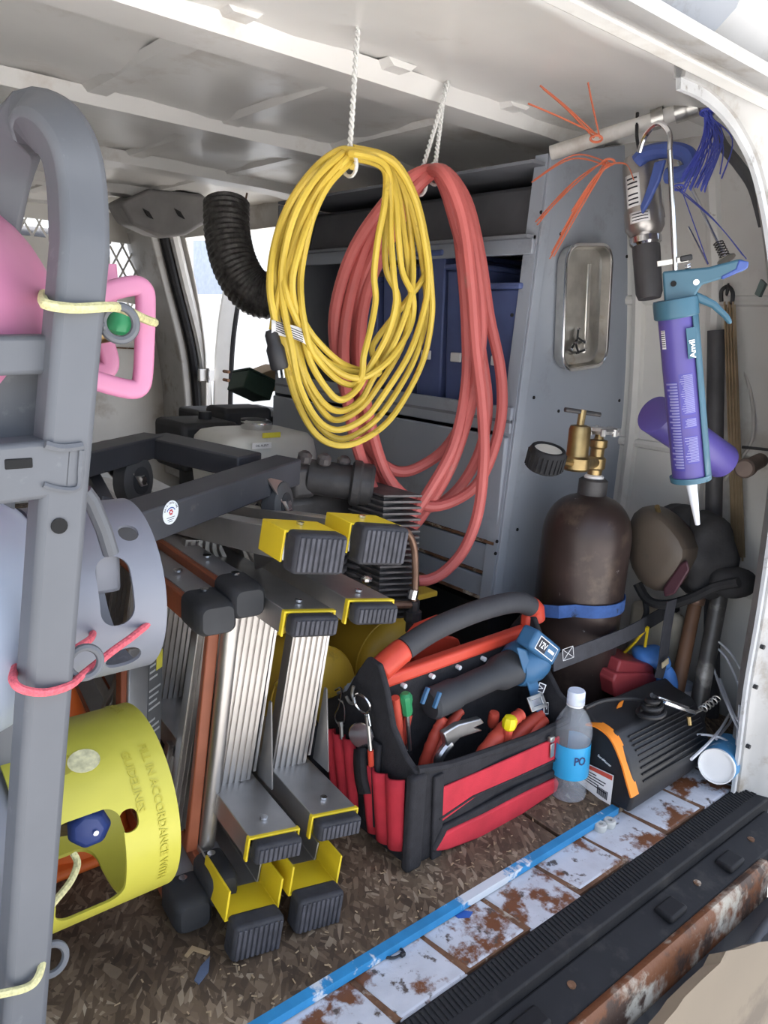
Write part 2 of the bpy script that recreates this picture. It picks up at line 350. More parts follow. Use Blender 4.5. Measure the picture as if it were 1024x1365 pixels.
for x0, x1, z0, z1 in holes:
    mb = MB(); p = .055
    for k in range(-12, 24):
        for sgn in (1, -1):
            # diagonal strand clipped to the window
            a = []; c0 = x0+k*p
            for t in np.linspace(0, z1-z0, 40):
                x = c0+sgn*t*.55
                if x0 <= x <= x1: a.append(V(x, YF+.004+.002*sgn, z0+t))
            if len(a) > 1: mb.bar(a[0], a[-1], .008, .002, up=(0,1,0))
    tag(mb.build('mesh_grille', M['inner_paint'], wf, smooth=False), kind='stuff')
MB().bar(at(128,388,y=YF-.02), at(205,402,y=YF-.02), .02, .05).build('stiffener', M['inner_paint'], wf, bev=.004)
MB().bar(at(128,462,y=YF-.01), at(205,466,y=YF-.01), .004, .006).build('panel_joint', M['rust'], wf)
# pillar by the side door with black weather strip
dp = thing('door_1', (WX, SD1, 0), None, None); tag(dp, 'white side door opened outwards with black seal and hinges', 'side door', kind='structure')
bpil = cr([at(px, py, y=SD1+.03) for px, py in ((214,306),(232,380),(250,450),(258,500),(262,560),(262,640))], 6)
MB().loft([[p+V(-.05,.0,0), p+V(.02,.0,0), p+V(.02,.26,0), p+V(-.05,.26,0)] for p in bpil]).build('pillar_shell', M['white_paint'], dp, bev=.006)
MB().tube([p+V(.0,-.01,0) for p in bpil], .018, 8).build('weather_strip', M['rubber'], dp)
MB().tube([p+V(.055,.0,0) for p in bpil], .022, 8).build('door_flange', M['door_white'], dp)
# open door leaf, its thickness seen edge on
dd = nz(V(.50,.86,0)); dn = V(-dd[1], dd[0], 0)
lf = cr([at(px, py, y=SD1-.02) for px, py in ((316,350),(306,400),(299,450),(296,500),(295,560),(296,620))], 4)
MB().loft([[c-dn*.035, c+dn*.035, c+dn*.03+nz((c-CAMPOS)*V(1,1,0))*.62, c-dn*.03+nz((c-CAMPOS)*V(1,1,0))*.62] for c in lf]).build('door_leaf', M['door_white'], dp, bev=.008)
MB().tube([c-dn*.036+dd*.01 for c in lf], .013, 8).build('leaf_seal', M['rubber'], dp)
for py in (500, 600):
    c = at(275, py, y=SD1-.02); MB().box(c, (.07,.02,.05)).build('hinge', M['door_white'], dp, bev=.003)
    MB().cyl(c+V(0,-.014,-.03), c+V(0,-.014,.03), .009, 10).build('hinge_pin', M['chrome'], dp)
    for k in (-1, 1): MB().cyl(c+V(.075,-.06,k*.018), c+V(.075,-.015,k*.018), .007, 8).build('bolt', M['rust'], dp)
# dark trim box above the side door
# house outside the side door: lap siding and a window
hs = thing('house', (5.2, 6, -.75), 'white house with lap siding and a window seen through the side door', 'house')
HX = 5.0
for i in range(34):
    z = -.7+i*.115
    MB().hexa([V(HX-.012,1.0,z), V(HX-.012,15,z), V(HX+.02,15,z), V(HX+.02,1.0,z), V(HX,1.0,z+.117), V(HX,15,z+.117), V(HX+.02,15,z+.117), V(HX+.02,1.0,z+.117)]).build('siding_board', M['siding'], hs)
MB().box((HX+1.6, 8, 1.2), (3.1, 14, 3.9)).build('wall_core', M['siding'], hs)
a, b = at(256,300,x=HX-.03), at(312,398,x=HX-.03)
M['pane'] = mat('pane', (.25,.29,.36), .15, var=.1)
win = MB().box((HX-.025, (a[1]+b[1])/2, (a[2]+b[2])/2), (.03, abs(a[1]-b[1]), abs(a[2]-b[2])+.06)).build('window', M['door_white'], hs, bev=.004)
MB().box((HX-.045, (a[1]+b[1])/2+.01, (a[2]+b[2])/2), (.012, abs(a[1]-b[1])-.17, abs(a[2]-b[2])-.10)).build('pane', M['pane'], win)
MB().box((HX-.05, (a[1]+b[1])/2, min(a[2], b[2])-.05), (.08, abs(a[1]-b[1])+.1, .05)).build('window_sill', M['door_white'], hs, bev=.004)
# ground
MB().box((2, 3, -.80), (60, 60, .06)).build('ground', M['concrete'], kind='structure', label='pale concrete driveway around the van', cat='driveway')

# seats in the cab, behind the mesh
M['seat'] = mat('seat_cloth', (.09,.09,.095), .9)
for k, x in enumerate((.15, .98)):
    t = thing('cab_seat', V(x, YF+.45, 0), ('dark cloth driver side seat behind the mesh bulkhead', 'dark cloth passenger seat behind the mesh bulkhead')[k], 'seat')
    MB().box((x, YF+.45, .70), (.50,.16,.86)).build('backrest', M['seat'], t, bev=.05, seg=3); MB().box((x, YF+.42, 1.04), (.26,.10,.16)).build('headrest', M['seat'], t, bev=.03, seg=3)
    MB().box((x, YF+.68, .27), (.48,.50,.16)).build('cushion', M['seat'], t, bev=.04, seg=3); MB().box((x, YF+.68, .02), (.40,.40,.34)).build('seat_base', M['seat'], t, bev=.02)
MB().box((.64, YF+.9, -.17), (2.0, 1.7, .04)).build('floor_cab', M['rubber'], kind='structure', label='black rubber mat on the cab floor', cat='floor')
# ------------------------------------------------------------------ cabinet along the right wall
CY0, CY1, CXF = 1.0, 1.88, 1.165
M['cab'] = mat('cabinet_grey', (.33,.36,.41), .5, var=.05, scale=6, spot=((.24,.25,.27), 11, .58, .78), bump=.02)
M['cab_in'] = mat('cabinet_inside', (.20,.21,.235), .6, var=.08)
M['hole'] = mat('hole', (.01,.01,.01), .9, var=0)
cb = thing('shelf_cabinet', (1.36, 1.44, .20), 'tall grey steel shelf cabinet with drawers along the right van wall', 'cabinet')
pp = [at(px, py, y=CY0) for px, py in ((733,205),(655,803),(842,850),(858,420),(862,190))]
pan = MB().loft([pp, [p+V(0,.004,0) for p in pp]]).build('end_panel', M['cab'], cb, bev=.0015)
MB().loft([[pp[0]+V(-.002,-.001,0), pp[0]+V(.022,-.001,0), pp[0]+V(.022,-.006,0), pp[0]+V(-.002,-.006,0)], [pp[1]+V(-.002,-.001,0), pp[1]+V(.022,-.001,0), pp[1]+V(.022,-.006,0), pp[1]+V(-.002,-.006,0)]]).build('edge_fold', M['cab'], pan, bev=.001)
MB().hexa([pp[1]+V(-.004,.0,0), pp[1]+V(.0,.0,0), pp[1]+V(.0,.03,0), pp[1]+V(-.004,.03,0), pp[0]+V(-.004,.0,0), pp[0]+V(.0,.0,0), pp[0]+V(.0,.03,0), pp[0]+V(-.004,.03,0)]).build('front_flange', M['cab'], cb)
for px, py in ((722,283),(748,312),(838,240),(836,342),(745,548),(826,534),(690,706),(712,530),(663,722),(661,738),(683,420)):
    p = at(px, py, y=CY0-.001); MB().cyl(p+V(0,-.0005,0), p+V(0,.002,0), .0035, 10).build('screw_hole', M['hole'], pan)
# far end, back, boards
MB().box((1.365, CY1, .65), (.38, .006, .86)).build('end_panel', M['cab_in'], cb)
MB().box((1.55, 1.44, .65), (.005, .87, .86)).build('back_panel', M['cab_in'], cb)
for z, d in ((.235,.37), (.605,.37), (.955,.33), (1.085,.33)):
    MB().box((CXF+d/2+.005, 1.44, z), (d, .872, .006)).build('shelf_board', M['cab_in'], cb)
MB().box((CXF+.012, 1.44, .607), (.012, .872, .052)).build('shelf_lip', M['cab'], cb, bev=.002)
MB().box((CXF+.03, 1.44, .942), (.012, .872, .036)).build('shelf_lip', M['cab'], cb, bev=.002)
for z0, z1 in ((.286,.578), (.232,.279), ):
    pass
for (z0, z1) in ((.352,.576), (.284,.348), (.228,.280)):
    dr = MB().box((CXF+.004, 1.44, (z0+z1)/2), (.012, .868, z1-z0-.004)).build('drawer_front', M['cab'], cb, bev=.003)
    MB().box((CXF-.003, 1.44, z0+.002), (.006, .86, .006)).build('drawer_lip', M['rust'], dr)
MB().box((1.38, 1.44, .10), (.36, .80, .19)).build('plinth', M['black'], cb)
M['blue_bin'] = mat('blue_bin', (.09,.12,.27), .45, var=.12)
for i, (y0, y1, z1) in enumerate(((1.02,1.13,.86), (1.15,1.235,.90), (1.245,1.33,.93), (1.345,1.45,.90), (1.47,1.60,.88))):
    lab = ('short blue storage bin at the near end of the cabinet shelf', 'narrow blue storage bin right behind the red hose strands', 'tallest blue storage bin between red hose and yellow cord', 'blue storage bin behind the right strands of yellow cord', 'blue storage bin behind the middle of the yellow cord coil')[i]
    bn_ = thing('storage_bin', (1.34, (y0+y1)/2, .608), lab, 'storage bin', 'blue bins on the cabinet shelf')
    MB().hexa([V(1.21,y0+.004,.608), V(1.50,y0+.004,.608), V(1.50,y1-.004,.608), V(1.21,y1-.004,.608), V(1.195,y0,z1), V(1.52,y0,z1), V(1.52,y1,z1), V(1.195,y1,z1)]).build('bin_body', M['blue_bin'], bn_, bev=.004)
    MB().box((1.355, (y0+y1)/2, z1+.006), (.345, y1-y0, .012)).build('lid', M['blue_bin'], bn_, bev=.004)
    MB().box((1.196, (y0+y1)/2, .72), (.006, .03, .02)).build('latch', M['white'], bn_, bev=.002)
yl = MB().lathe([(.0,0),(.13,0),(.14,.006),(.14,.012),(.13,.012),(.0,.010)], (1.34,1.008,.75), (0,1,0), 32).build('yellow_disc', M['yellow_plastic'], label='round yellow plastic disc standing on edge behind the cabinet end panel', cat='plastic disc')
M['grey_bin'] = mat('grey_case', (.26,.28,.32), .5)
MB().hexa([V(1.22,1.02,.96), V(1.44,1.02,.96), V(1.44,1.80,.96), V(1.22,1.80,.96), V(1.24,1.02,1.06), V(1.42,1.02,1.06), V(1.42,1.80,1.06), V(1.24,1.80,1.06)]).build('long_case', mat('dark_case', (.10,.10,.11), .6), label='long dark case lying on the top cabinet shelf', cat='case', bev=.01)

# stainless tray stuck on the end panel
tr = thing('metal_tray', at(770,495,y=CY0-.02), 'stainless steel rounded tray held on the grey end panel', 'tray')
c = at(771,410,y=CY0-.006); w2, h2 = .072, .118; tl = nz(at(775,335,y=CY0)-at(768,490,y=CY0)); tx = V(tl[2],0,-tl[0])
def rrect(w, h, r, n=6):
    out = []
    for cx_, cy_, a in ((w-r, h-r, 0), (-w+r, h-r, 90), (-w+r, -h+r, 180), (w-r, -h+r, 270)):
        for k in range(n+1):
            t = math.radians(a+90*k/n); out.append((cx_+r*math.cos(t), cy_+r*math.sin(t)))
    return out
def rl(w, h, r, y): return [c+tx*a+tl*b+V(0,y,0) for a, b in rrect(w, h, r)]
M['tray'] = mat('stainless', (.62,.60,.56), .28, 1, var=.15, scale=25, spot=((.40,.30,.18), 16, .60, .75))
MB().loft([rl(w2,h2,.035,0), rl(w2+.004,h2+.004,.037,-.022), rl(w2-.002,h2-.002,.034,-.024), rl(w2-.006,h2-.006,.033,-.006), rl(w2-.012,h2-.012,.03,-.003)]).build('tray_body', M['tray'], tr, ang=.7)
MB().tube(rl(w2+.003,h2+.003,.037,-.023), .003, 6, True).build('rim', M['chrome'], tr)
MB().box(c+tx*.025+V(0,-.004,0), (.010,.004,.17), tx, V(0,1,0), tl).build('ridge', M['tray'], tr, bev=.002)
for k in range(5):
    q = c+tx*(-.01+.012*math.sin(k*2.1))+tl*(-.055-.014*k*.6)+V(0,-.009,0); e_ = nz(V(math.sin(k*1.9), 0, math.cos(k*1.9)))
    s_ = thing('screw', q, ('loose screw near the middle of the metal tray','loose screw in the metal tray, second from its middle','loose screw at the centre of the little screw heap in the tray','loose screw low in the metal tray','lowest loose screw in the metal tray')[k], 'screw', 'loose screws in the tray')
    MB().cyl(q-e_*.012, q+e_*.012, .0022, 8).build('shank', M['black'], s_); MB().cyl(q+e_*.012, q+e_*.016, .005, 8).build('head', M['chrome'], s_)

# ------------------------------------------------------------------ yellow extension cord
M['cord'] = mat('yellow_jacket', (.60,.43,.06), .5, var=.10, scale=12, spot=((.30,.20,.03), 22, .64, .72))
ec = thing('extension_cord', at(460,595,y=.95), 'coiled yellow extension cord hanging from the van roof', 'extension cord')
OUT = [(470,197),(520,212),(550,258),(568,318),(577,378),(577,425),(562,484),(528,545),(498,577),(460,594),(425,580),(396,532),(376,470),(363,422),(359,380),(367,330),(384,280),(410,236),(440,206)]
strands = []
for i, (li, ru, rl_, by, bx) in enumerate(((0,0,0,594,0),(.2,.15,.1,585,-4),(.35,.05,.3,573,-8),(.5,.4,.35,560,-10),(.65,.3,.55,548,-6),(.8,.65,.6,533,-4),(.1,.1,.75,499,40),(.55,.5,.05,504,20),(.95,.95,.8,513,8),(.7,.75,.3,494,30))):
    Y_ = .95+.016*math.sin(i*2.3); P = []
    for k, (px, py) in enumerate(OUT):
        t = (py-197)/397.
        if 1 <= k <= 8: px -= 82*(ru*max(0, min(1, (7-k)/3))+rl_*(1-max(0, min(1, (7-k)/3))))*(0,.12,.5,.85,1,1,.95,.7,.35)[k]
        if k >= 10: px += 42*li*min(1, .4+.6*math.sin(math.pi*min(1, t+.1)))
        if k == 9: px += bx
        if k in (8, 10): px += bx*.6
        if k in (7, 11): px += bx*.25
        py = 197+1.6*i*(1-t)+(py-197)*(1-(594-by)/397.*min(1, t*1.15))
        P.append((px+2.5*math.sin(i*3+k*1.1), py))
    strands += [at(px, py, y=Y_+.010*math.sin(k*1.3+i)) for k, (px, py) in enumerate(P)]
strands.append(at(470,222,y=.95))
MB().tube(cr(strands, 6), .0051, 8).build('cable', M['cord'], ec)
tailp = cr([at(px, py, y=.945) for px, py in ((474,206),(440,225),(405,290),(380,360),(368,410),(363,440))], 6)
MB().tube(tailp, .0051, 8).build('cable', M['cord'], ec)
M['connector'] = mat('black_plastic', (.03,.03,.033), .5)
a, b = at(361,440,y=.945), at(373,490,y=.94)
cn = MB().lathe([(.007,0),(.010,.006),(.010,.02),(.013,.026),(.013,.052),(.011,.055)], a, b-a, 14).build('plug', M['connector'], ec)
for k in (-1, 1): MB().cyl(b+V(k*.004,-.001,.002), b+V(k*.004+.002,-.003,-.014), .0022, 6).build('prong', M['chrome'], cn)
g = [[at(362+48*t+3*math.sin(t*3), 424+20*t+(18 if k else 0)+2*math.cos(t*4), y=.937) for t in np.linspace(0, 1, 8)] for k in (0, 1)]
tg = MB().sheet(g).build('label_tag', M['white'], ec, solid=.0008)
for k in range(5): MB().sheet([[at(368+36*t, 428+15*t+3*k+d_, y=.9352) for t in (0, .5, 1)] for d_ in (0, 1.2)]).build('print_line', M['ink'], tg)
# roof hook cord that carries it
M['rope'] = mat('white_rope', (.72,.72,.70), .8, var=.2, scale=300)
def hanger(name, p_hook, p_low, label, r=.0028):
    t = thing(name, p_hook, label, 'rope')
    d = p_low-p_hook; u = nz(np.cross(d, V(0,1,0)))
    for s in (0, 1):
        pts = [p_hook+d*k+u*.0022*math.cos(k*60+s*math.pi)+V(0,.0022*math.sin(k*60+s*math.pi),0) for k in np.linspace(0, 1, 90)]
        MB().tube(pts, r*.75, 6).build('strand', M['rope'], t)
    MB().torus(p_low+V(0,0,-.012), V(1,0,.2), .017, r, 20, 6).build('loop', M['rope'], t)
    return t
lo = at(466,206,y=.95); hanger('roof_rope', V(lo[0]+.01,.955,ROOF-.004), lo, 'white twisted rope from the roof holding the yellow coil')

# ------------------------------------------------------------------ red air hose
M['hose'] = mat('red_rubber', (.50,.115,.105), .5, var=.08, scale=10, spot=((.40,.16,.14), 15, .62, .74))
ah = thing('air_hose', at(560,770,y=1.05), 'thick red rubber air hose hanging in long loops before the cabinet', 'air hose')
def hy(px): return 1.14-(px-450)/220*.17
HL = [
 [(585,226),(612,262),(628,330),(640,430),(632,520),(600,590),(560,622),(528,628),(498,606),(474,560),(452,490),(446,420),(468,340),(510,275),(552,234)],
 [(588,232),(606,280),(616,350),(622,430),(622,510),(606,590),(575,650),(545,690),(520,690),(492,640),(470,570),(458,480),(466,400),(492,320),(540,250)],
 [(590,230),(618,275),(634,350),(642,440),(630,530),(606,610),(580,660),(545,705),(515,680),(488,610),(468,530),(462,440),(480,360),(525,270),(560,238)],
 [(586,236),(608,300),(628,380),(640,460),(650,540),(640,600),(612,650),(575,676),(535,668),(500,615),(482,540),(474,450),(486,370),(530,282),(565,240)],
 [(592,228),(622,268),(640,340),(652,420),(668,500),(666,570),(640,640),(600,670),(560,672),(520,640),(495,570),(480,470),(492,380),(535,290),(566,238)],
]
hp = []
for i, l in enumerate(HL):
    hp += [at(px, py, y=min(hy(px), 1.14)+.022*math.sin(i*1.9+k*.35)-.012*(i == 1)) for k, (px, py) in enumerate(l)]
hp += [at(px, py, y=hy(px)-.045) for px, py in ((590,230),(616,290),(628,380),(634,460),(643,540),(645,610),(638,680),(620,730),(595,760),(574,772),(558,774))]
MB().tube(cr(hp, 6), .0108, 10).build('hose_line', M['hose'], ah)
e_ = at(558,774,y=hy(558)-.045); e2 = at(545,772,y=hy(548)-.030)
MB().cyl(e_, e2, .013, 12).build('end_fitting', M['brass'], ah)
lo = at(580,222,y=hy(580)); hanger('roof_rope', V(lo[0]+.012,lo[1],ROOF-.004), lo, 'white twisted rope nearer the cabinet holding the red hose')
lo2 = at(560,236,y=hy(565)); hanger('roof_rope', V(lo[0]+.008,lo[1]-.012,ROOF-.004), lo2, 'slanting white rope left of the straight one above the red hose')
# ------------------------------------------------------------------ tank rack at the left, with three refrigerant tanks
RY = .62
rk = thing('tank_rack', at(40,1365,y=RY)*V(1,1,0)+V(0,0,0), 'grey painted square tube rack with eyebolts strapping three gas tanks', 'tank rack')
TB = .038
top = [at(px, py, y=RY+TB/2) for px, py in ((26,1365),(52,1000),(79,640),(97,430),(106,330))]
d0 = nz(top[0]-top[1]); foot = top[0]+d0*(top[0][2]/-d0[2])
path = [foot]+top+cr([top[-1], at(103,255,y=RY+.03), at(94,205,y=RY+.035), at(74,172,y=RY+.05), at(46,162,y=RY+.08), at(22,184,y=RY+.11), at(4,240,y=RY+.14), at(-20,360,y=RY+.16)], 5)[1:]
path.append(V(path[-1][0]-.03, path[-1][1]+.02, 0))
h = TB/2
MB().tube(path, 1, prof=[(-h,-h),(h,-h),(h,h),(-h,h)], up=(0,1,.001)).build('hoop_tube', M['steel_grey'], rk, bev=.006, ang=.5)
def postx(py): return np.interp(py, (330,430,640,1000,1365), (106,97,79,52,26))
# welded cross bars with slot and weld bead
for py, hh, dy in ((620,.046,0), (474,.030,.02)):
    e_ = at(postx(py)+22, py-4, y=RY+TB/2+dy)
    cbp = e_+V(-.28,0,-.012)
    cbm = MB().bar(cbp, e_, TB, hh).build('cross_bar', M['steel_grey'], rk, bev=.004)
    if dy == 0:
        MB().box(at(25,618,y=RY), (.020,.002,.008)).build('slot', M['hole'], cbm, bev=.0035)
        wl_ = [at(px, py, y=RY-.001) for px, py in ((60,592),(82,597),(110,594))]
        MB().tube(cr(wl_, 6), .0035, 6).build('weld_bead', M['steel_grey'], cbm)
        wl_ = [at(px, py, y=RY-.001) for px, py in ((58,646),(80,652),(104,650),(107,625),(109,600))]
        MB().tube(cr(wl_, 6), .0025, 6).build('weld_bead', M['steel_grey'], cbm)
MB().loft([[at(-30,488,y=.672), at(62,488,y=.672), at(54,596,y=.672), at(-40,596,y=.672)], [at(-30,488,y=.675), at(62,488,y=.675), at(54,596,y=.675), at(-40,596,y=.675)]]).build('back_plate', M['steel_grey'], rk)
p = at(79,701,y=RY-.0005); MB().cyl(p+V(0,-.001,0), p+V(0,.004,0), .0065, 14).build('bolt_hole', M['hole'], rk)
for zs in (.604, .344, .074):
    MB().bar(V(-.12,.79,zs), V(.16,.79,zs), .05, .026).build('tank_support', M['steel_grey'], rk, bev=.003)
for (px, py, sx) in ((159,431,135), (113,883,92), (68,1279,46)):
    c = at(px, py, y=RY+TB/2); q = at(sx, py+4, y=RY+TB/2)
    eb = MB().torus(c, nz(c-CAMPOS)*V(1,1,.3)+V(-.25,0,0), .0135, .0036, 24, 8).build('eyebolt', M['steel_grey'], rk)
    MB().cyl(q, c+nz(q-c)*.013, .0042, 10).build('shank', M['steel_grey'], eb)

def collar(name, x0, x1, yc, zc, R, m, parent, cuts, th=.0035, flare=0):
    """ring-shaped guard around the valve with openings; cuts: (x, angle from the camera side upward, half x, half arc, corner)"""
    mb = MB(); prof = [(R,0),(R+flare,x1-x0),(R+flare-th,x1-x0),(R-th,0)]
    u = [[V(x0+z, yc-r*math.cos(a), zc+r*math.sin(a)) for r, z in prof] for a in np.arange(96)*2*math.pi/96]
    o = mb.loft(u, True, False, True).build(name, m, parent)
    cs = []
    for (x, a, hx, ha, r) in cuts:
        a = math.radians(a); n = V(0,-math.cos(a),math.sin(a)); t = V(0,math.sin(a),math.cos(a)); c = V(x,yc,zc)+n*(R*.45)
        cs.append(MB().prism(rrect(hx, ha, r), c, V(1,0,0), t, n*R).build('cutter', m, parent))
    for k in cs: k.parent = None; k.location = OFF[parent.name]
    baked(o, []); 
    keep = o.parent; o.parent = None; o.location = OFF[parent.name]
    baked(o, cs); o.parent = keep; o.location = (0,0,0)
    return o
def tank_body(x1, yc, zc, R, m, parent, L=.34):
    prof = [(.02,0)]+[(R*math.sin(t), .10*(1-math.cos(t))) for t in np.linspace(.2, 1.57, 10)]+[(R,.12),(R,L-.1)]+[(R*math.cos(t), L-.1+.08*math.sin(t)) for t in np.linspace(.1, 1.4, 8)]
    return MB().lathe(prof, V(x1,yc,zc), V(-1,0,0), 40).build('tank_body', m, parent, ang=1)
# --- pink tank
M['pink'] = mat('pink_paint', (.58,.22,.36), .4, var=.05, spot=((.55,.16,.30), 20, .64, .72))
pk = thing('refrigerant_tank', V(.1,.79,.64), 'pink refrigerant tank with green valve on top of the rack', 'gas tank', 'tanks lying in the rack')
tank_body(.245, .79, .745, .125, M['pink'], pk)
# two-armed handle guard, flattened frames with an opening
def guard(pts, y, w, th):
    P = [at(px, py, y=y) for px, py in pts]; MB().tube(cr(P, 4), 1, prof=[(a*.5, b*.5) for a, b in rrect(w, th, th*.8, 3)], up=(0,1,0)).build('handle_guard', M['pink'], pk, ang=.9)
guard([(112,402),(135,392),(160,384),(182,381),(192,388),(194,405),(193,450),(191,495),(187,514),(176,519),(150,514),(112,502)], .745, .019, .013)
guard([(142,352),(144,380),(141,420),(139,450),(146,480),(143,492),(132,495),(112,490)], .80, .019, .012)
M['green'] = mat('green_plastic', (.03,.26,.10), .4)
MB().cyl(V(.24,.775,.745), at(150,440,y=.775), .011, 12).build('valve_stem', M['brass'], pk)
MB().lathe([(.008,0),(.014,.004),(.015,.012),(.010,.026),(.004,.028)], at(160,446,y=.765), V(.05,-.1,1), 10).build('valve_knob', M['green'], pk)
# --- grey tank
M['tank_grey'] = mat('pale_grey_paint', (.20,.21,.245), .4, var=.05, spot=((.28,.29,.33), 26, .64, .75))
M['tank_blue'] = mat('pale_blue_white', (.38,.43,.52), .35, var=.06, scale=8)
gt = thing('refrigerant_tank', V(.1,.79,.38), 'pale grey gas tank with wide slotted collar in the rack middle', 'gas tank', 'tanks lying in the rack')
tank_body(.235, .79, .485, .125, M['tank_blue'], gt)
collar('collar', .205, .312, .79, .485, .093, M['tank_grey'], gt, [(.262,16,.017,.034,.016), (.272,-34,.018,.016,.0155), (.288,52,.010,.010,.0095)])
MB().cyl(V(.23,.77,.50), V(.27,.76,.505), .014, 14).build('valve_stem', M['brass'], gt)
MB().box(V(.262,.735,.525), (.03,.022,.05)).build('valve_body', M['tank_grey'], gt, bev=.005)
MB().tube([at(px, py, y=.69) for px, py in ((112,655),(122,668),(138,705),(148,738))], .0075, 10).build('lever', M['steel_grey'], gt)
# --- yellow collar tank
M['tank_yellow'] = mat('yellow_paint', (.50,.46,.06), .4, var=.05, spot=((.25,.22,.03), 40, .68, .74))
yt = thing('refrigerant_tank', V(.1,.80,.10), 'grey recovery tank with yellow cut-out collar low in the rack', 'gas tank', 'tanks lying in the rack')
tank_body(.205, .80, .215, .125, M['tank_grey'], yt)
YR = .108
yc_ = collar('collar', .165, .322, .80, .215, YR, M['tank_yellow'], yt, [(.225,2,.036,.055,.018), (.268,22,.010,.012,.009), (.205,64,.026,.013,.012), (.235,-88,.045,.060,.02), (.225,180,.036,.060,.02)])
def arc_text(s, size, x0, a0, dirx, dira, R, yc, zc):
    a = math.radians(a0); n = V(0,-math.cos(a),math.sin(a)); t = V(0,math.sin(a),math.cos(a))
    c = V(x0,yc,zc)+n*(R+.0003)
    o = text(s, size, V(0,0,0), V(1,0,0), V(0,1,0), M['tank_emboss'], None, bold=.0002)
    vs = []
    for v in o.data.vertices:
        l = v.co; ll = Vector(OFF[o.name])+l
        ang = a-ll[0]/R; xx = x0+ll[1]
        rr = R+.0006+ll[2]
        vs.append(V(xx, yc-rr*math.cos(ang), zc+rr*math.sin(ang)))
    fs = [tuple(p.vertices) for p in o.data.polygons]; bpy.data.objects.remove(o)
    return mk('embossed_lettering', vs, fs, M['tank_emboss'], yc_, smooth=False)
M['tank_emboss'] = mat('yellow_emboss', (.44,.39,.04), .5, var=.05)
arc_text('FILL IN ACCORDANCE WITH', .0125, .302, 18, 1, 1, YR, .80, .215)
arc_text('GUIDELINES', .0125, .282, 42, 1, 1, YR, .80, .215)
arc_text('CYLINDER', .0125, .302, 108, 1, 1, YR, .80, .215)
M['blue_knob'] = mat('blue_knob', (.025,.05,.20), .45)
kb = at(122,1103,y=.735); MB().lathe([(.006,0),(.022,.002),(.024,.010),(.018,.018),(.008,.020)], kb+V(.0,.01,0), V(-.3,-1,.1), 7).build('valve_knob', M['blue_knob'], yt, bev=.003)
MB().cyl(kb+V(0,-.009,.001), kb+V(0,-.014,.001), .003, 8).build('knob_screw', M['chrome'], yt)
MB().cyl(kb+V(0,.01,0), V(.19,.80,.215), .010, 10).build('valve_stem', M['brass'], yt)
st_ = [(r*math.cos(t), r*math.sin(t)) for r in (.014,) for t in np.linspace(0, 6.28, 20)[:-1]]
a = math.radians(62); n_ = V(0,-math.cos(a),math.sin(a)); MB().prism(st_, V(.240,.80,.215)+n_*(YR+.0002), V(1.2,0,0), V(0,math.sin(a),math.cos(a)), n_*.0006).build('round_sticker', mat('faded_sticker', (.62,.58,.35), .6, var=.3, scale=120), yt)
# --- bungee cords
def bungee(pts, r, m, label, loc):
    t = thing('bungee_cord', loc, label, 'bungee cord', 'bungee cords on the rack'); P = cr(pts, 10)
    MB().tube(P, r, 8).build('cord', m, t); return t
M['bungee_red'] = mat('red_braid', (.72,.13,.16), .7, var=.25, scale=260, bump=.5, bscale=600)
M['bungee_yel'] = mat('pale_yellow_braid', (.62,.58,.30), .7, var=.2, scale=260, bump=.5, bscale=600)
f_ = RY-.006
bungee([at(58,392,y=.70), at(58,402,y=.63), at(66,407,y=f_), at(100,411,y=f_), at(145,409,y=f_+.01), at(165,412,y=.66), at(190,424,y=.70), at(206,430,y=.725)], .0042, M['bungee_yel'], 'pale yellow bungee cord across the rack over the pink tank', at(100,411,y=f_))
bungee([at(24,880,y=.70), at(17,905,y=.63), at(30,919,y=f_), at(60,923,y=f_), at(92,914,y=f_+.006), at(112,898,y=.64), at(150,868,y=.66), at(180,846,y=.685), at(201,826,y=.71), at(206,800,y=.76)], .0036, M['bungee_red'], 'red bungee cord around the rack post and grey collar', at(60,923,y=f_))
bungee([at(88,872,y=.655), at(108,860,y=.66), at(122,850,y=.68), at(124,838,y=.72)], .0034, M['bungee_red'], 'short end of red bungee hooked into the grey collar slot', at(108,860,y=.66))
bungee([at(98,1138,y=.70), at(103,1152,y=.69), at(92,1178,y=.67), at(62,1216,y=.64), at(57,1240,y=.635), at(58,1268,y=.63), at(52,1300,y=f_), at(36,1316,y=f_), at(0,1325,y=f_), at(-40,1332,y=f_)], .0036, M['bungee_yel'], 'pale yellow bungee cord hooked through the yellow collar down to the lowest eyebolt', at(40,1316,y=f_))
# --- traffic cone behind
M['cone'] = mat('orange_cone', (.85,.17,.03), .5, var=.06)
cp = at(92,1112,z=.0); cp[2] = 0; tp = at(88,915,y=cp[1])
cn_ = thing('traffic_cone', cp, 'orange traffic cone standing on the floor behind the yellow collar', 'traffic cone')
MB().lathe([(.088,.012),(.085,.03),(.017,tp[2]),(.012,tp[2])], cp, (0,0,1), 28).build('cone_shell', M['cone'], cn_)
MB().box(cp+V(0,0,.007), (.20,.20,.014)).build('cone_base', M['cone'], cn_, bev=.006)
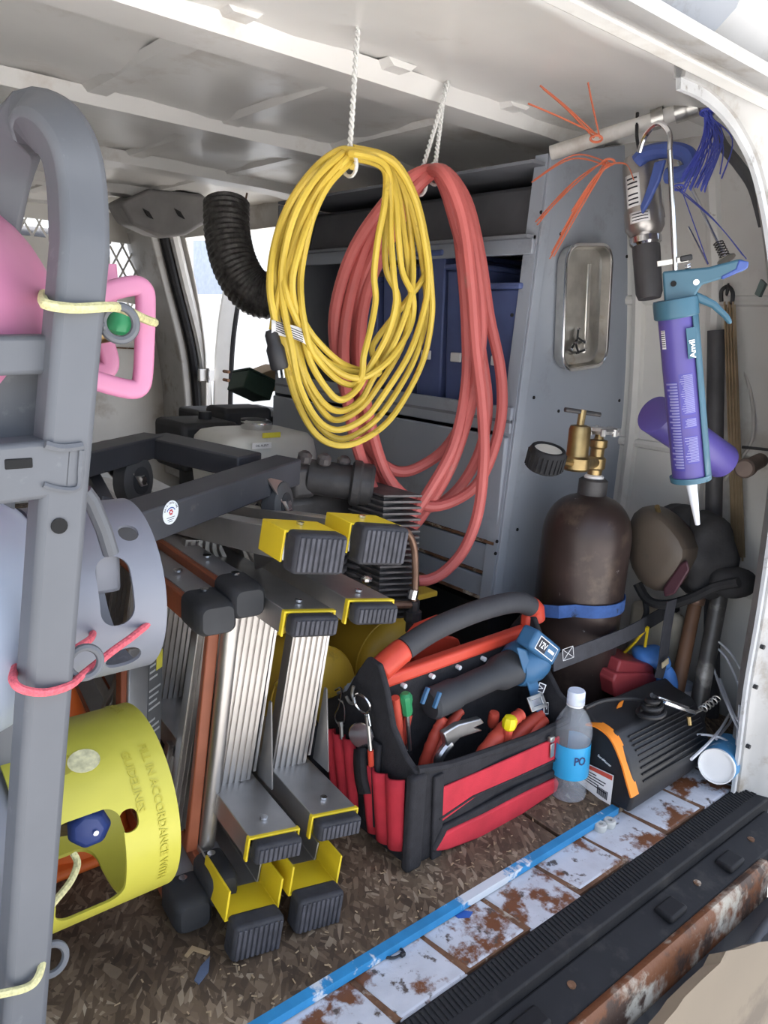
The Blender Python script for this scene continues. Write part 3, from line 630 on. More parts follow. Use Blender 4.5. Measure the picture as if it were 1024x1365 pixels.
# ------------------------------------------------------------------ ladders lying on their sides
M['ladder_alu'] = mat('ladder_aluminium', (.46,.45,.44), .38, .85, var=.10, scale=20, spot=((.30,.29,.28), 12, .6, .8))
M['tread'] = mat('tread_aluminium', (.42,.40,.38), .35, .9, var=.12, scale=12)
M['pad'] = mat('rubber_pad', (.03,.03,.035), .75, var=.3, scale=40, bump=.2)
M['pad_rib'] = mat('rubber_rib', (.055,.055,.065), .7, var=.3, scale=60)
M['foot_yellow'] = mat('foot_yellow', (.72,.53,.02), .45, var=.06)
def chan(p, q, w, h, n, t=.003, u=None):
    """C-section bar from p to q; w across the web, flanges of height h on the side -n"""
    p, q, n = V(*p), V(*q), nz(n); ax = nz(q-p); n = nz(n-ax*(n@ax)); u = np.cross(ax, n)
    prof = [(-w/2,0),(w/2,0),(w/2,-h),(w/2-t,-h),(w/2-t,-t),(-w/2+t,-t),(-w/2+t,-h),(-w/2,-h)]
    return MB().loft([[c+u*a+n*b for a, b in prof] for c in (p, q)])
LA = math.radians(6); Ld, Td = V(math.sin(LA), math.cos(LA), 0), V(math.cos(LA), -math.sin(LA), 0)
def LP(base, l, t, z, lean=.15): return base+Ld*l+Td*t+V(lean*z,0,z)
B0 = V(.425,.725,0)
ld = thing('aluminium_ladder', V(.50,1.2,0), 'folded aluminium ladder with yellow and black feet lying on its side', 'ladder')
def foot(parent, c, w, h, n, ax, style, depth=.03):
    """yellow sleeve and black ribbed pad closing the rail end at c; n = web normal"""
    n = nz(n); u = np.cross(nz(ax), n)
    sl = chan(c-nz(ax)*.004, c+nz(ax)*(.055 if style == 'big' else .075 if style == 'low' else .004), w+.004, h+.002, n, .003).build('foot_bracket', M['foot_yellow'], parent, bev=.001)
    k = c-n*h/2; hh = h+(.016 if style == 'big' else 0)
    if style == 'big': k = k-n*.004
    if style == 'low': k = c+n*.016; hh = .052
    pd = MB().box(k-nz(ax)*depth/2, (depth, w-.004, hh-.004), nz(ax), u, n).build('foot_pad', M['pad'], sl, bev=.006, seg=3)
    m_ = 9
    for i in range(m_):
        MB().box(k-nz(ax)*(depth-.001)+u*(w-.016)*(i/(m_-1)-.5), (.006, .0045, hh-.012), nz(ax), u, n).build('rib', M['pad_rib'], sl, bev=.001)
    q = c+nz(ax)*.03+n*.0005+u*.0; MB().cyl(q, q+n*.003, .005, 10).build('rivet', M['chrome'], sl)
up = nz(V(.15,0,1))
for sN, tt in enumerate((0, .088)):
    bb = B0+Td*tt
    # outer rails, flaring towards the feet
    ob0, ob1 = LP(bb,0,0,.040), LP(bb,1.05,.0,.085)
    chan(ob0+Ld*.05, ob1, .068, .030, -up).build('rail', M['ladder_alu'], ld, bev=.001)
    foot(ld, ob0, .072, .040, -up, Ld, 'low')
    ot0, ot1 = LP(bb,-.01,-.004,.537), LP(bb,1.05,-.01,.375)
    chan(ot0, ot1, .072, .036, up).build('rail', M['ladder_alu'], ld, bev=.001)
    foot(ld, ot0, .072, .036, up, Ld, 'big')
    # inner rails
    ib0, ib1 = LP(bb,-.005,.012,.150), LP(bb,1.0,.008,.152)
    chan(ib0, ib1, .068, .030, up).build('rail', M['ladder_alu'], ld, bev=.001); foot(ld, ib0, .068, .030, up, Ld, 'small', .022)
    it0, it1 = LP(bb,.0,.016,.435), LP(bb,1.0,.008,.415)
    chan(it0, it1, .068, .030, up).build('rail', M['ladder_alu'], ld, bev=.001); foot(ld, it0, .068, .030, up, Ld, 'small', .022)
    # ribbed treads between the inner rails
    for l in (.13, .41, .69):
        a, b = LP(bb,l,.008,.150), LP(bb,l,.010,.405)
        tr_ = MB().bar(a, b, .056, .022, up=Ld).build('tread', M['tread'], ld, bev=.001)
        for i in range(6):
            o_ = Td*(.046*(i/5-.5)); MB().bar(a+o_-Ld*.012, b+o_-Ld*.012, .0045, .004, up=Ld).build('rib', M['tread'], tr_)
        s_ = LP(bb,l+.012,.045,.152), LP(bb,l+.012,.045,.405); MB().bar(s_[0], s_[1], .004, .030, up=Ld).build('tread_flange', M['ladder_alu'], tr_)
        # bent gusset at the tread foot
        MB().hexa([LP(bb,l-.012,.046,.152), LP(bb,l-.010,.049,.152), LP(bb,l-.055,.049,.153), LP(bb,l-.057,.046,.153), LP(bb,l-.012,.046,.26), LP(bb,l-.010,.049,.26), LP(bb,l-.016,.049,.26), LP(bb,l-.018,.046,.26)]).build('gusset', M['ladder_alu'], tr_)
    # outer treads: flared ends below the top rail and above the bottom rail
    for l in (.27, .55):
        for z0, z1, t0, t1 in ((.500-l*.155,.385,-.020,.0), (.03+l*.05,.140,-.022,-.004)):
            pts = cr([LP(bb,l,t0,z0), LP(bb,l,t0+.002,z0*.75+z1*.25), LP(bb,l,t1-.004,z0*.4+z1*.6), LP(bb,l,t1,z1)], 4)
            tr_ = MB().tube(pts, 1, prof=[(-.028,-.008),(.028,-.008),(.028,.008),(-.028,.008)], up=Ld).build('tread', M['tread'], ld, bev=.001)
            for i in range(5): MB().tube([p-Ld*.009+Td*(.044*(i/4-.5)) for p in pts], .0022, 4).build('rib', M['tread'], tr_)
    # diagonal braces under the upper rails
    for l0, l1 in ((.07,.20), (.36,.49)):
        MB().bar(LP(bb,l0,.035,.508), LP(bb,l1,.035,.437), .004, .026, up=up).build('brace', M['ladder_alu'], ld, bev=.001)
    MB().cyl(LP(bb,.03,-.02,.532), LP(bb,.03,-.028,.532), .005, 8).build('rivet', M['chrome'], ld)
# --- fibreglass ladder
M['fibre'] = mat('orange_fibreglass', (.28,.08,.035), .5, var=.12, scale=25)
M['film'] = mat('grey_film', (.34,.34,.35), .45, .5, var=.08)
M['boot'] = mat('black_boot', (.03,.031,.034), .65, var=.2)
fg = thing('fibreglass_ladder', V(.40,1.2,0), 'orange fibreglass stepladder with rounded black boots lying beside the aluminium ladder', 'ladder')
F0 = V(.345,.80,0)
def boot(c, w, h, n, parent):
    n = nz(n); u = np.cross(Ld, n); c = V(*c)
    o = MB().loft([[c+Ld*l+u*a*s1+n*(b*s2-.0) for a, b in rrect(w/2+.004, h/2+.005, .012, 4)] for l, s1, s2 in ((.030,.94,.94),(-.008,.94,.94),(-.022,.90,.86),(-.028,.72,.70))]).build('boot', M['boot'], parent, ang=.8)
    q = c+n*(h/2+.005)+Ld*.018; MB().cyl(q, q+n*.003, .0055, 10).build('rivet', M['chrome'], o)
for (t, z, n, w) in ((.030,.030,1,.044), (.066,.052,1,.036)):
    a, b = LP(F0,0,t,z), LP(F0,1.05,t+.02,z+.05)
    r_ = MB().bar(a, b, w, .034).build('rail', M['fibre'], fg, bev=.002); MB().bar(a+V(.003,0,.0178), b+V(.003,0,.0178), w-.008, .002).build('grey_film', M['film'], r_); boot(a, w, .040, V(0,0,1), fg)
for (t, z, w) in ((.024,.425,.046), (.062,.440,.040)):
    a, b = LP(F0,0,t-.02,z), LP(F0,1.05,t-.02,z-.03)
    r_ = MB().bar(a, b, w, .032).build('rail', M['fibre'], fg, bev=.002); MB().bar(a+V(.003,0,.0168), b+V(.003,0,.0168), w-.008, .002).build('grey_film', M['film'], r_); boot(a, w, .036, V(0,0,1), fg)
    q = LP(F0,.12,t-.02,z+.017); MB().cyl(q, q+V(0,0,.003), .006, 10).build('rivet', M['chrome'], r_)
MB().cyl(LP(F0,.045,.066,.070), LP(F0,.035,.050,.42), .0115, 16).build('cross_tube', M['tread'], fg)
MB().bar(LP(F0,.05,.046,.070), LP(F0,.05,.032,.41), .016, .012, up=Ld).build('stile', M['fibre'], fg, bev=.002)
for l, t in ((.10,.040), (.38,.035), (.66,.03)):
    a, b = LP(F0,l,t+.01,.075), LP(F0,l,t+.012,.41)
    tr_ = MB().bar(a, b, .042, .020, up=Ld).build('tread', M['tread'], fg, bev=.001)
    for i in range(6):
        o_ = Td*(.034*(i/5-.5)); MB().bar(a+o_-Ld*.011, b+o_-Ld*.011, .0045, .004, up=Ld).build('rib', M['tread'], tr_)
# side plate with the warning label, brace strap
pa = [at(px, py, y=y) for px, py, y in ((172,866,.98),(168,1060,.90),(214,1085,.90),(216,856,.98))]
sp_ = MB().loft([pa, [p+V(0,.02,0) for p in pa]]).build('spreader_plate', M['ladder_alu'], fg, bev=.002)
pb = [at(px, py, y=y) for px, py, y in ((162,866,.985),(160,1056,.905),(169,1060,.905),(173,866,.985))]
MB().loft([pb, [p+V(0,.02,0) for p in pb]]).build('stile', M['fibre'], fg, bev=.002)
lb = [at(px, py, y=y) for px, py, y in ((199,874,.972),(195,1000,.922),(214,984,.925),(217,862,.972))]
lbo = MB().loft([lb, [p+V(0,.0008,0) for p in lb]]).build('warning_label', mat('label_grey', (.10,.10,.10), .6, var=.1), sp_)
M['label_yellow'] = mat('label_yellow', (.70,.62,.05), .5)
def bil(L, s, t): return (L[0]*(1-s)+L[3]*s)*(1-t)+(L[1]*(1-s)+L[2]*s)*t
def patch(L, s0, s1, t0, t1, m, parent, name, lift=.0008):
    P = [bil(L, s, t) for s, t in ((s0,t0),(s0,t1),(s1,t1),(s1,t0))]; n = nz(np.cross(P[1]-P[0], P[3]-P[0]))
    if n@(P[0]-CAMPOS) > 0: n = -n
    return MB().loft([[p+n*lift for p in P], [p+n*.0001 for p in P]]).build(name, m, parent, smooth=False)
patch(lb, .55, 1.0, .02, .22, M['label_yellow'], lbo, 'label_field')
M['label_print'] = mat('label_print', (.45,.45,.44), .6)
for k in range(14):
    t0 = .06+k*.066
    if k in (4, 9): continue
    patch(lb, .08, .5 if k < 3 else .55+.35*abs(math.sin(k*2.2)), t0, t0+.022, M['label_print'], lbo, 'print_line')
MB().bar(at(185,1009,y=.885), at(211,1158,y=.84), .004, .014, up=(1,0,0)).build('brace_strap', M['boot'], fg, bev=.001)
for px, py, y in ((185,1009,.883), (211,1156,.838)):
    q = at(px, py, y=y); MB().cyl(q, q+V(0,-.006,0), .006, 10).build('rivet', M['chrome'], fg)
MB().bar(at(184,850,y=.90), at(205,806,y=.86), .004, .014, up=(1,0,0)).build('brace_strap', M['boot'], fg, bev=.001)
# ------------------------------------------------------------------ black equipment frame with casters on top of the ladders
M['frame_black'] = mat('black_frame', (.045,.047,.055), .5, var=.15, scale=14, spot=((.10,.095,.09), 26, .62, .72))
dl = thing('rolling_frame', at(290,665,y=.95), 'black square tube rolling frame with round white sticker on the ladders', 'rolling frame')
fa, fb = at(120,718,y=.80), at(384,626,y=1.00)
fc, fd = at(205,592,y=1.22), at(60,628,y=1.02)
fz = nz(np.cross(fb-fa, fc-fb)); fz = fz if fz[2] > 0 else -fz
MB().bar(fa, fb, .046, .042, up=fz).build('frame_tube', M['frame_black'], dl, bev=.003)
fm = at(338,622,y=1.02)+V(0,.01,0)
MB().bar(fc, fm, .058, .034, up=fz).build('frame_tube', M['frame_black'], dl, bev=.003)
MB().bar(fd, fc, .040, .036, up=fz).build('frame_tube', M['frame_black'], dl, bev=.003)
MB().bar(at(150,690,y=.98), at(125,640,y=1.12), .02, .02, up=fz).build('frame_tube', M['frame_black'], dl, bev=.002)
MB().bar(at(128,668,y=1.0), at(205,690,y=1.05), .02, .02, up=fz).build('frame_tube', M['frame_black'], dl, bev=.002)
# sticker
ax = nz(fb-fa); side = nz(np.cross(ax, fz)); side = side if side[1] < 0 else -side
def on_bar(px, py):
    d = at(px, py, y=1.0)-CAMPOS; p0 = fa+side*.0232; t = ((p0-CAMPOS)@side)/(d@side); return CAMPOS+d*t
sc0 = on_bar(227, 683); disc = [(.0145*math.cos(t), .0145*math.sin(t)) for t in np.arange(32)*2*math.pi/32]
stk = MB().prism(disc, sc0+side*.0003, ax, fz, side*.0006).build('round_sticker', mat('sticker_white', (.72,.76,.80), .5, var=.02), dl)
M['sticker_blue'] = mat('sticker_blue', (.08,.12,.35), .5); M['sticker_red'] = mat('sticker_red', (.55,.05,.06), .5)
MB().tube([sc0+side*.001+ax*.0075*math.cos(t)+fz*(.0005+.0055*math.sin(t)) for t in np.linspace(.3, 2.84, 14)], .0007, 4).build('printed_arc', M['sticker_blue'], stk)
for k in range(6):
    t = k*1.05; MB().ball(sc0+side*.0009+ax*.0026*math.cos(t)+fz*(.0005+.0026*math.sin(t)), .0013, 6, 4).build('printed_petal', M['sticker_red'], stk)
for k, (s_, a) in enumerate(zip('OBIE-TECH TAR', np.linspace(2.85, .40, 13))):
    if s_ != ' ': text(s_, .0034, sc0+side*.0008+ax*.0118*math.cos(a)+fz*.0118*math.sin(a), ax*math.sin(a)-fz*math.cos(a), ax*math.cos(a)+fz*math.sin(a), M['ink'], stk)
for k, w_ in enumerate((.015, .012, .008)):
    MB().box(sc0+side*.0008-fz*(.0060+.0025*k), (w_, .0004, .0007), ax, side, fz).build('print_line', M['ink'], stk)
M['wheel'] = mat('caster_rubber', (.06,.06,.062), .6, var=.2); M['zinc'] = mat('zinc_plate', (.48,.47,.44), .35, .9, var=.1)
def caster(px, py, y, R, hidden):
    c = at(px, py, y=y); axw = nz(V(.55,-.80,.05)); 
    w = MB().lathe([(.008,-.014),(R*.82,-.014),(R,-.010),(R,.010),(R*.82,.014),(.008,.014)], c, axw, 28).build('caster_wheel', M['wheel'], dl, ang=.7)
    MB().lathe([(.0,-.016),(R*.55,-.015),(R*.55,.015),(0,.016)], c, axw, 20).build('wheel_hub', M['boot'], w)
    MB().cyl(c-axw*.020, c+axw*.020, .0075, 6).build('axle_bolt', M['chrome'], w)
    top_ = c+V(-.03,.01,R+.010)
    for s in (-1, 1):
        o = axw*.0175*s; u_ = nz(np.cross(axw, V(0,0,1)))
        MB().loft([[c+o-V(0,0,.008)-u_*.008, c+o-V(0,0,.008)+u_*.008, top_+o*1.4+u_*.022, top_+o*1.4-u_*.022], [c+o*1.15-V(0,0,.008)-u_*.008, c+o*1.15-V(0,0,.008)+u_*.008, top_+o*1.55+u_*.022, top_+o*1.55-u_*.022]]).build('fork', M['zinc'], w)
    MB().lathe([(.024,0),(.024,.006),(.016,.012)], top_, (0,0,1), 18).build('swivel', M['zinc'], w)
caster(370, 672, .955, .034, 0); caster(178, 640, 1.16, .040, 1)

# ------------------------------------------------------------------ gas powered air compressor
ac = thing('air_compressor', V(.82,1.3,0), 'petrol air compressor with white fuel tank and twin yellow air tanks', 'air compressor')
M['fuel_white'] = mat('fuel_tank_white', (.62,.62,.58), .4, var=.05, spot=((.45,.44,.40), 14, .6, .75))
M['dark_iron'] = mat('dark_cast_iron', (.055,.053,.055), .5, .3, var=.3, scale=30, bump=.15, spot=((.13,.11,.10), 30, .6, .7))
M['iron2'] = mat('fin_iron', (.11,.10,.10), .55, .3, var=.3, scale=40)
M['tank_yel'] = mat('air_tank_yellow', (.66,.43,.05), .4, var=.08, scale=8, spot=((.35,.24,.05), 16, .62, .75))
# twin tanks along the van
for X_, Y0_, z_ in ((.735,.985,.13), (.955,1.03,.125)):
    prof = [(0.002,0)]+[(.088*math.sin(t), .045*(1-math.cos(t))) for t in np.linspace(.25, 1.57, 8)]+[(.088,.5)]+[(.088*math.cos(t), .5+.045*math.sin(t)) for t in np.linspace(.2, 1.5, 6)]
    tk = MB().lathe(prof, V(X_,Y0_,z_), V(0,1,0), 36).build('air_tank', M['tank_yel'], ac, ang=1)
    MB().torus(V(X_,Y0_+.047,z_), V(0,1,0), .0885, .002, 36, 6).build('weld_seam', M['tank_yel'], tk)
    MB().cyl(V(X_,Y0_+.01,z_), V(X_,Y0_-.012,z_), .012, 6).build('drain_plug', M['dark_iron'], tk)
    MB().box(V(X_,Y0_+.12,.022), (.12,.03,.044)).build('tank_foot', M['tank_yel'], tk, bev=.004)
hp_ = cr([at(372,905,y=.985), at(392,925,y=.965), at(403,950,y=.955), at(412,968,y=.952)], 6)
MB().tube(hp_, .0135, 12).build('handle_tube', M['tank_yel'], ac)
MB().tube([at(411,966,y=.953), at(424,1005,y=.958), at(436,1050,y=.965)], [.0165,.0165,.0165], 14).build('handle_grip', mat('grip_black', (.022,.024,.03), .6), ac)
MB().box(V(.86,1.32,.245), (.42,.50,.012)).build('deck_plate', M['tank_yel'], ac, bev=.003)
br = at(500,796,y=1.03); MB().loft([[br+V(a,0,b) for a, b in ((-.03,.02),(.012,.026),(.02,.02),(.02,-.03),(.014,-.03),(.014,.016),(-.03,.012))], [br+V(a,.03,b) for a, b in ((-.03,.02),(.012,.026),(.02,.02),(.02,-.03),(.014,-.03),(.014,.016),(-.03,.012))]]).build('deck_bracket', M['tank_yel'], ac)
# fuel tank
fL, fR = at(270,600,y=1.36), at(417,605,y=1.30); fc_ = (fL+fR)/2; fw_ = (fR-fL)[0]/2
lo_ = []
for z, s in ((-.05,.96),(-.01,1.0),(.012,1.0),(.040,.95),(.052,.86),(.056,.70)):
    lo_.append([V(fc_[0]+a*s, fc_[1]+.02+b*s, .505+z) for a, b in rrect(fw_, .09, .04, 5)])
ft = MB().loft(lo_).build('fuel_tank', M['fuel_white'], ac, ang=.9)
MB().lathe([(.030,0),(.032,.006),(.032,.016),(.026,.020),(0.001,.020)], at(342,570,y=1.36)+V(0,0,-.004), (0,0,1), 18).build('fuel_cap', M['chrome'], ft)
MB().lathe([(.026,0),(.026,.012),(0.001,.014)], at(338,566,y=1.37)+V(0,0,.0), (0,0,1), 18).build('cap_grip', M['boot'], ft)
def fplate(px, py, w, h, m, nm, s=None):
    c = V(at(px, py, y=1.215)[0], fc_[1]-.071, .0); c = at(px, py, y=fc_[1]-.072); 
    o = MB().box(c, (w, .002, h)).build(nm, m, ft, bev=.0005)
    if s: text(s, h*.5, c+V(0,-.0012,0), V(1,0,0), V(0,0,1), M['ink'], o)
fplate(349,594,.042,.012,M['white'],'label_plate','OIL ALERT'); fplate(362,580,.040,.010,M['label_yellow'],'label_plate')
bx_ = at(262,590,y=1.50); MB().box(bx_, (.13,.14,.10)).build('air_filter_cover', M['boot'], ac, bev=.012, seg=3)
MB().cyl(bx_+V(.02,0,.05), bx_+V(.02,0,.066), .014, 12).build('cover_knob', M['boot'], ac)
bx2 = at(318,556,y=1.56); MB().box(bx2, (.12,.10,.05)).build('muffler_shroud', M['boot'], ac, bev=.01)
# engine and pump
e0 = at(400,668,y=1.20); MB().box(V(.86,1.22,.36), (.26,.16,.22)).build('crankcase', M['dark_iron'], ac, bev=.02, seg=3)
MB().box(at(395,640,y=1.14), (.05,.06,.06)).build('carburettor', M['dark_iron'], ac, bev=.01)
ax_p, bx_p = at(412,635,y=1.13), at(482,645,y=1.07)
MB().cyl(ax_p, bx_p, .032, 20).build('intake_pipe', M['dark_iron'], ac)
MB().lathe([(.036,0),(.042,.004),(.042,.016),(.038,.020),(.0385,.036),(.034,.042),(0.001,.043)], bx_p-nz(bx_p-ax_p)*.02, bx_p-ax_p, 24).build('intake_filter', M['dark_iron'], ac, ang=.5)
for k in range(3):
    q = at(405+26*k, 616+3*k, y=1.10); MB().lathe([(.010,0),(.013,.004),(.013,.014),(.007,.020)], q, (0,-.3,1), 10).build('bolt_cap', M['iron2'], ac)
cyl_c = at(420,690,y=1.12)
for k in range(7):
    z = .425-k*.016
    for (X_, Y_) in ((.80,1.10), (.885,1.09)):
        MB().lathe([(.040,0),(.042,.002),(.042,.006),(.040,.008)], V(X_,Y_,z-.06), (0,0,1), 18).build('cylinder_fin', M['iron2'], ac)
for (X_, Y_) in ((.80,1.10), (.885,1.09)): MB().cyl(V(X_,Y_,.25), V(X_,Y_,.385), .034, 18).build('cylinder', M['dark_iron'], ac)
MB().box(V(.70,1.24,.36), (.06,.05,.05)).build('red_switch', M['red_plastic'], ac, bev=.006)
# finned cooler guard: wire grid over fins
GY = 1.0; g0, g1 = at(512,655,y=GY), at(558,668,y=GY-.03); gz0 = at(540,815,y=GY)[2]; gz1 = at(540,658,y=GY)[2]
MB().box(((g0[0]+g1[0])/2, GY+.05, (gz0+gz1)/2), (g1[0]-g0[0]-.01, .09, gz1-gz0-.01)).build('cooler_core', M['dark_iron'], ac)
nf = 22
for k in range(nf):
    z = gz0+(gz1-gz0)*k/(nf-1)
    MB().hexa([V(g0[0],GY,z-.0018), V(g1[0]+.008,GY-.03,z-.0018), V(g1[0]+.008,GY+.10,z-.0018), V(g0[0],GY+.10,z-.0018), V(g0[0],GY,z+.0018), V(g1[0]+.008,GY-.03,z+.0018), V(g1[0]+.008,GY+.10,z+.0018), V(g0[0],GY+.10,z+.0018)]).build('cooler_fin', M['iron2'], ac)
for k in range(5):
    s = k/4; p = V(g0[0]+(g1[0]+.008-g0[0])*s, GY-.03*s-.003, 0); MB().bar(p+V(0,0,gz0), p+V(0,0,gz1), .0025, .0025).build('guard_wire', M['iron2'], ac)
cu = cr([at(px, py, y=.955) for px, py in ((535,706),(545,712),(552,730),(554,760),(553,790),(550,810))], 5)
M['copper'] = mat('dull_copper', (.30,.19,.14), .4, .8, var=.2, scale=30)
MB().tube(cu, .0065, 10).build('copper_pipe', M['copper'], ac)
MB().lathe([(.012,0),(.012,.02),(.016,.022),(.016,.04),(.011,.042),(.011,.06)], at(549,842,y=.955), (0,0,1), 8).build('pipe_union', M['dark_iron'], ac)
MB().cyl(at(552,786,y=.95), at(549,798,y=.95), .009, 8).build('compression_nut', M['chrome'], ac)
MB().ball(at(489,772,y=.98), (.011,.011,.008), 10, 6).build('bolt', M['chrome'], ac)
MB().cyl(at(508,806,y=.955), at(548,806,y=.955), .007, 10).build('drain_pipe', M['copper'], ac)
# ------------------------------------------------------------------ open tool bag
M['bag_red'] = mat('bag_red', (.52,.028,.045), .8, var=.12, scale=30, bump=.2, bscale=700)
M['bag_blk'] = M['black_cloth']
XA, XB, YA, YC = .690, 1.046, .708, .918
bg_ = thing('tool_bag', V((XA+XB)/2, (YA+YC)/2, 0), 'open red and black fabric tool bag with padded handle', 'tool bag')
MB().box(((XA+XB)/2, (YA+YC)/2, .012), (XB-XA+.008, YC-YA+.008, .024)).build('base', M['bag_blk'], bg_, bev=.006)
def fz_(x): return np.interp(x, (XA, .76, .95, XB), (.158,.142,.126,.128))
fr_ = [[V(x, YA+.002*math.sin(x*30), z*fz_(x)) for x in np.linspace(XA, XB, 18)] for z in np.linspace(0, 1, 5)]
fw = MB().sheet(fr_).build('front_wall', M['bag_blk'], bg_, solid=.010, bev=.003)
MB().tube([V(x, YA, fz_(x)) for x in np.linspace(XA, XB, 18)], .007, 8).build('binding', M['bag_blk'], fw)
bk_ = [[V(x, YC, z*.165) for x in np.linspace(XA, XB, 6)] for z in np.linspace(0, 1, 4)]
MB().sheet(bk_).build('back_wall', M['bag_blk'], bg_, solid=.010)
gable = [(YA-.004,.0),(YA-.004,.158),(YA+.022,.172),(YA+.052,.205),(YA+.072,.258),(YA+.090,.288),(YA+.118,.290),(YA+.138,.262),(YA+.165,.215),(YC+.004,.180),(YC+.004,.0)]
for x, nm in ((XA, 1), (XB, 0)):
    MB().prism(gable, V(x-.005,0,0), V(0,1,0), V(0,0,1), V(.010,0,0)).build('end_wall', M['bag_blk'], bg_, bev=.003)
YM = .815
MB().box(((XA+XB)/2, YM, .125), (XB-XA-.01, .012, .25)).build('divider', M['bag_blk'], bg_, bev=.003)
# red handle carrier with curved padded grip
hl = at(508,905,y=YM); hr_ = at(702,846,y=YM)
rail = MB().bar(V(.700,YM,.250), V(1.046,YM,.258), .022, .022).build('handle_rail', M['red_plastic'], bg_, bev=.006, seg=3)
for x in np.linspace(.745, .985, 5): MB().cyl(V(x,YM-.004,.236), V(x,YM-.014,.236), .004, 8).build('rivet', M['white'], rail)
hpts = cr([V(.700,YM,.268), V(.750,YM,.292), V(.82,YM,.312), V(.92,YM,.322), V(1.01,YM,.318), V(1.060,YM,.296)], 6)
n_ = len(hpts); k1, k2 = int(n_*.20), int(n_*.93)
MB().tube(hpts[:k1+1], .0195, 16).build('handle_end', M['red_plastic'], bg_, bev=.004)
MB().tube(hpts[k1:k2+1], .0185, 16).build('handle_grip', mat('grip_rubber', (.05,.05,.055), .7, bump=.15), bg_)
MB().tube(hpts[k2:]+[V(1.066,YM,.275)], .019, 16).build('handle_end', M['red_plastic'], bg_, bev=.004)
for x, z in ((.715,.262), (1.05,.275)): MB().box((x, YM, z), (.03,.020,.03)).build('handle_post', M['red_plastic'], bg_, bev=.006)
# red front panels
def front(pts, th, nm, m, bev=.003):
    P = [at(px, py, y=YA-.006) for px, py in pts]
    return MB().loft([P, [p+V(0,-th,0) for p in P]]).build(nm, m, bg_, bev=bev, seg=3)
front([(588,1048),(640,1026),(744,980),(742,1012),(690,1034),(630,1062),(586,1094)], .005, 'front_panel', M['bag_red'])
mp_ = front([(574,1132),(590,1106),(640,1082),(690,1056),(738,1034),(741,1040),(738,1052),(690,1084),(640,1112),(592,1130)], .009, 'mesh_pocket', M['bag_red'], .005)
front([(572,1130),(586,1100),(640,1072),(690,1046),(741,1022),(742,1030),(690,1056),(640,1082),(592,1104),(578,1134)], .008, 'pocket_binding', M['bag_blk'])
MB().tube([at(px, py, y=YA-.011) for px, py in ((586,1092),(630,1062),(690,1036),(742,1012))], .0022, 6).build('zip', M['bag_blk'], bg_)
zp = MB().box(at(736,1000,y=YA-.014), (.010,.003,.026), nz(V(1,0,.1)), V(0,1,0), nz(V(-.1,0,1))).build('zip_pull', M['zinc'], bg_, bev=.001)
MB().box(at(735,985,y=YA-.014), (.012,.008,.010)).build('zip_slider', M['zinc'], bg_, bev=.002)
MB().bar(V(XA-.002,YA-.004,.0), V(XA-.002,YA-.004,.155), .030, .016, up=(0,1,0)).build('corner_binding', M['bag_blk'], bg_, bev=.005)
MB().bar(V(.735,YA-.008,.0), V(.728,YA-.008,.142), .020, .006, up=(0,1,0)).build('webbing', M['bag_blk'], bg_, bev=.002)
# pleated red pockets on the left end
xe = XA-.010
def pleat(pts, depth):
    """pts: top left, top right, bottom right, bottom left in pixels on the bag's end"""
    TL, TR, BR, BL = [at(px, py, x=xe) for px, py in pts]; g = []
    for t in np.linspace(0, 1, 6):
        a, b = TL*(1-t)+BL*t, TR*(1-t)+BR*t
        g.append([a*(1-s)+b*s+V(-depth*math.sin(math.pi*s)*(1-.35*t),0,0) for s in np.linspace(0, 1, 9)])
    MB().sheet(g).build('end_pocket', M['bag_red'], bg_, solid=.004)
for q, d in ((((434,966),(447,972),(453,1060),(444,1052)),.010), (((446,971),(460,980),(467,1074),(453,1060)),.011), (((459,979),(474,986),(478,1082),(467,1074)),.010),
             (((484,1014),(500,1020),(503,1112),(492,1102)),.012), (((499,1019),(517,1032),(519,1126),(503,1112)),.013), (((515,1031),(540,1040),(537,1134),(518,1126)),.012)):
    pleat(q, d)
MB().box(V(xe-.002,.79,.10), (.008,.03,.14)).build('end_strap', M['bag_blk'], bg_, bev=.003)
# ---- things clipped to the bag's end
dr_ = thing('split_ring', at(483,938,x=xe-.01), 'large steel ring with hook clipped on the bag end', 'key ring')
c = at(483,938,x=xe-.006); MB().torus(c, V(1,.15,.25), .016, .0022, 24, 6).build('ring', M['chrome'], dr_)
MB().tube(cr([c+V(-.004,.018,.022), c+V(-.004,.02,.008), c+V(-.005,.012,-.002), c+V(-.006,.022,-.006), c+V(-.006,.032,.0)], 5), .0026, 8).build('snap_hook', M['zinc'], dr_)
sh = thing('carabiner', at(452,965,x=xe-.01), 'thin wire carabiner at the far edge of the bag end', 'carabiner')
MB().tube(cr([at(px, py, x=xe-.004) for px, py in ((447,920),(455,918),(453,940),(447,955),(452,966),(459,962),(459,940),(452,932))], 4), .0018, 6).build('wire', M['chrome'], sh)
mi = thing('inspection_mirror', at(492,1005,x=xe-.01), 'small round inspection mirror hanging on the bag end', 'mirror')
c = at(482,980,x=xe-.010); MB().lathe([(.0,0),(.0195,0),(.0205,.0015),(.0195,.003),(0.001,.003)], c, V(-1,-.55,.1), 28).build('mirror_disc', M['chrome'], mi)
a, b = at(490,955,x=xe-.016), at(494,1000,x=xe-.016); MB().cyl(a, b, .0032, 8).build('stem', M['zinc'], mi); MB().cyl(b, at(495,1020,x=xe-.012), .0045, 10).build('red_tip', M['red_plastic'], mi)
for k in (0, 1): MB().bar(at(487+3*k,952,x=xe-.017), at(490+3*k,968,x=xe-.017), .002, .004).build('clip_leg', M['chrome'], mi)
px_ = thing('pocket_tool', at(455,985,x=xe-.008), 'small metal tip sticking out of the far end pocket', 'small tool')
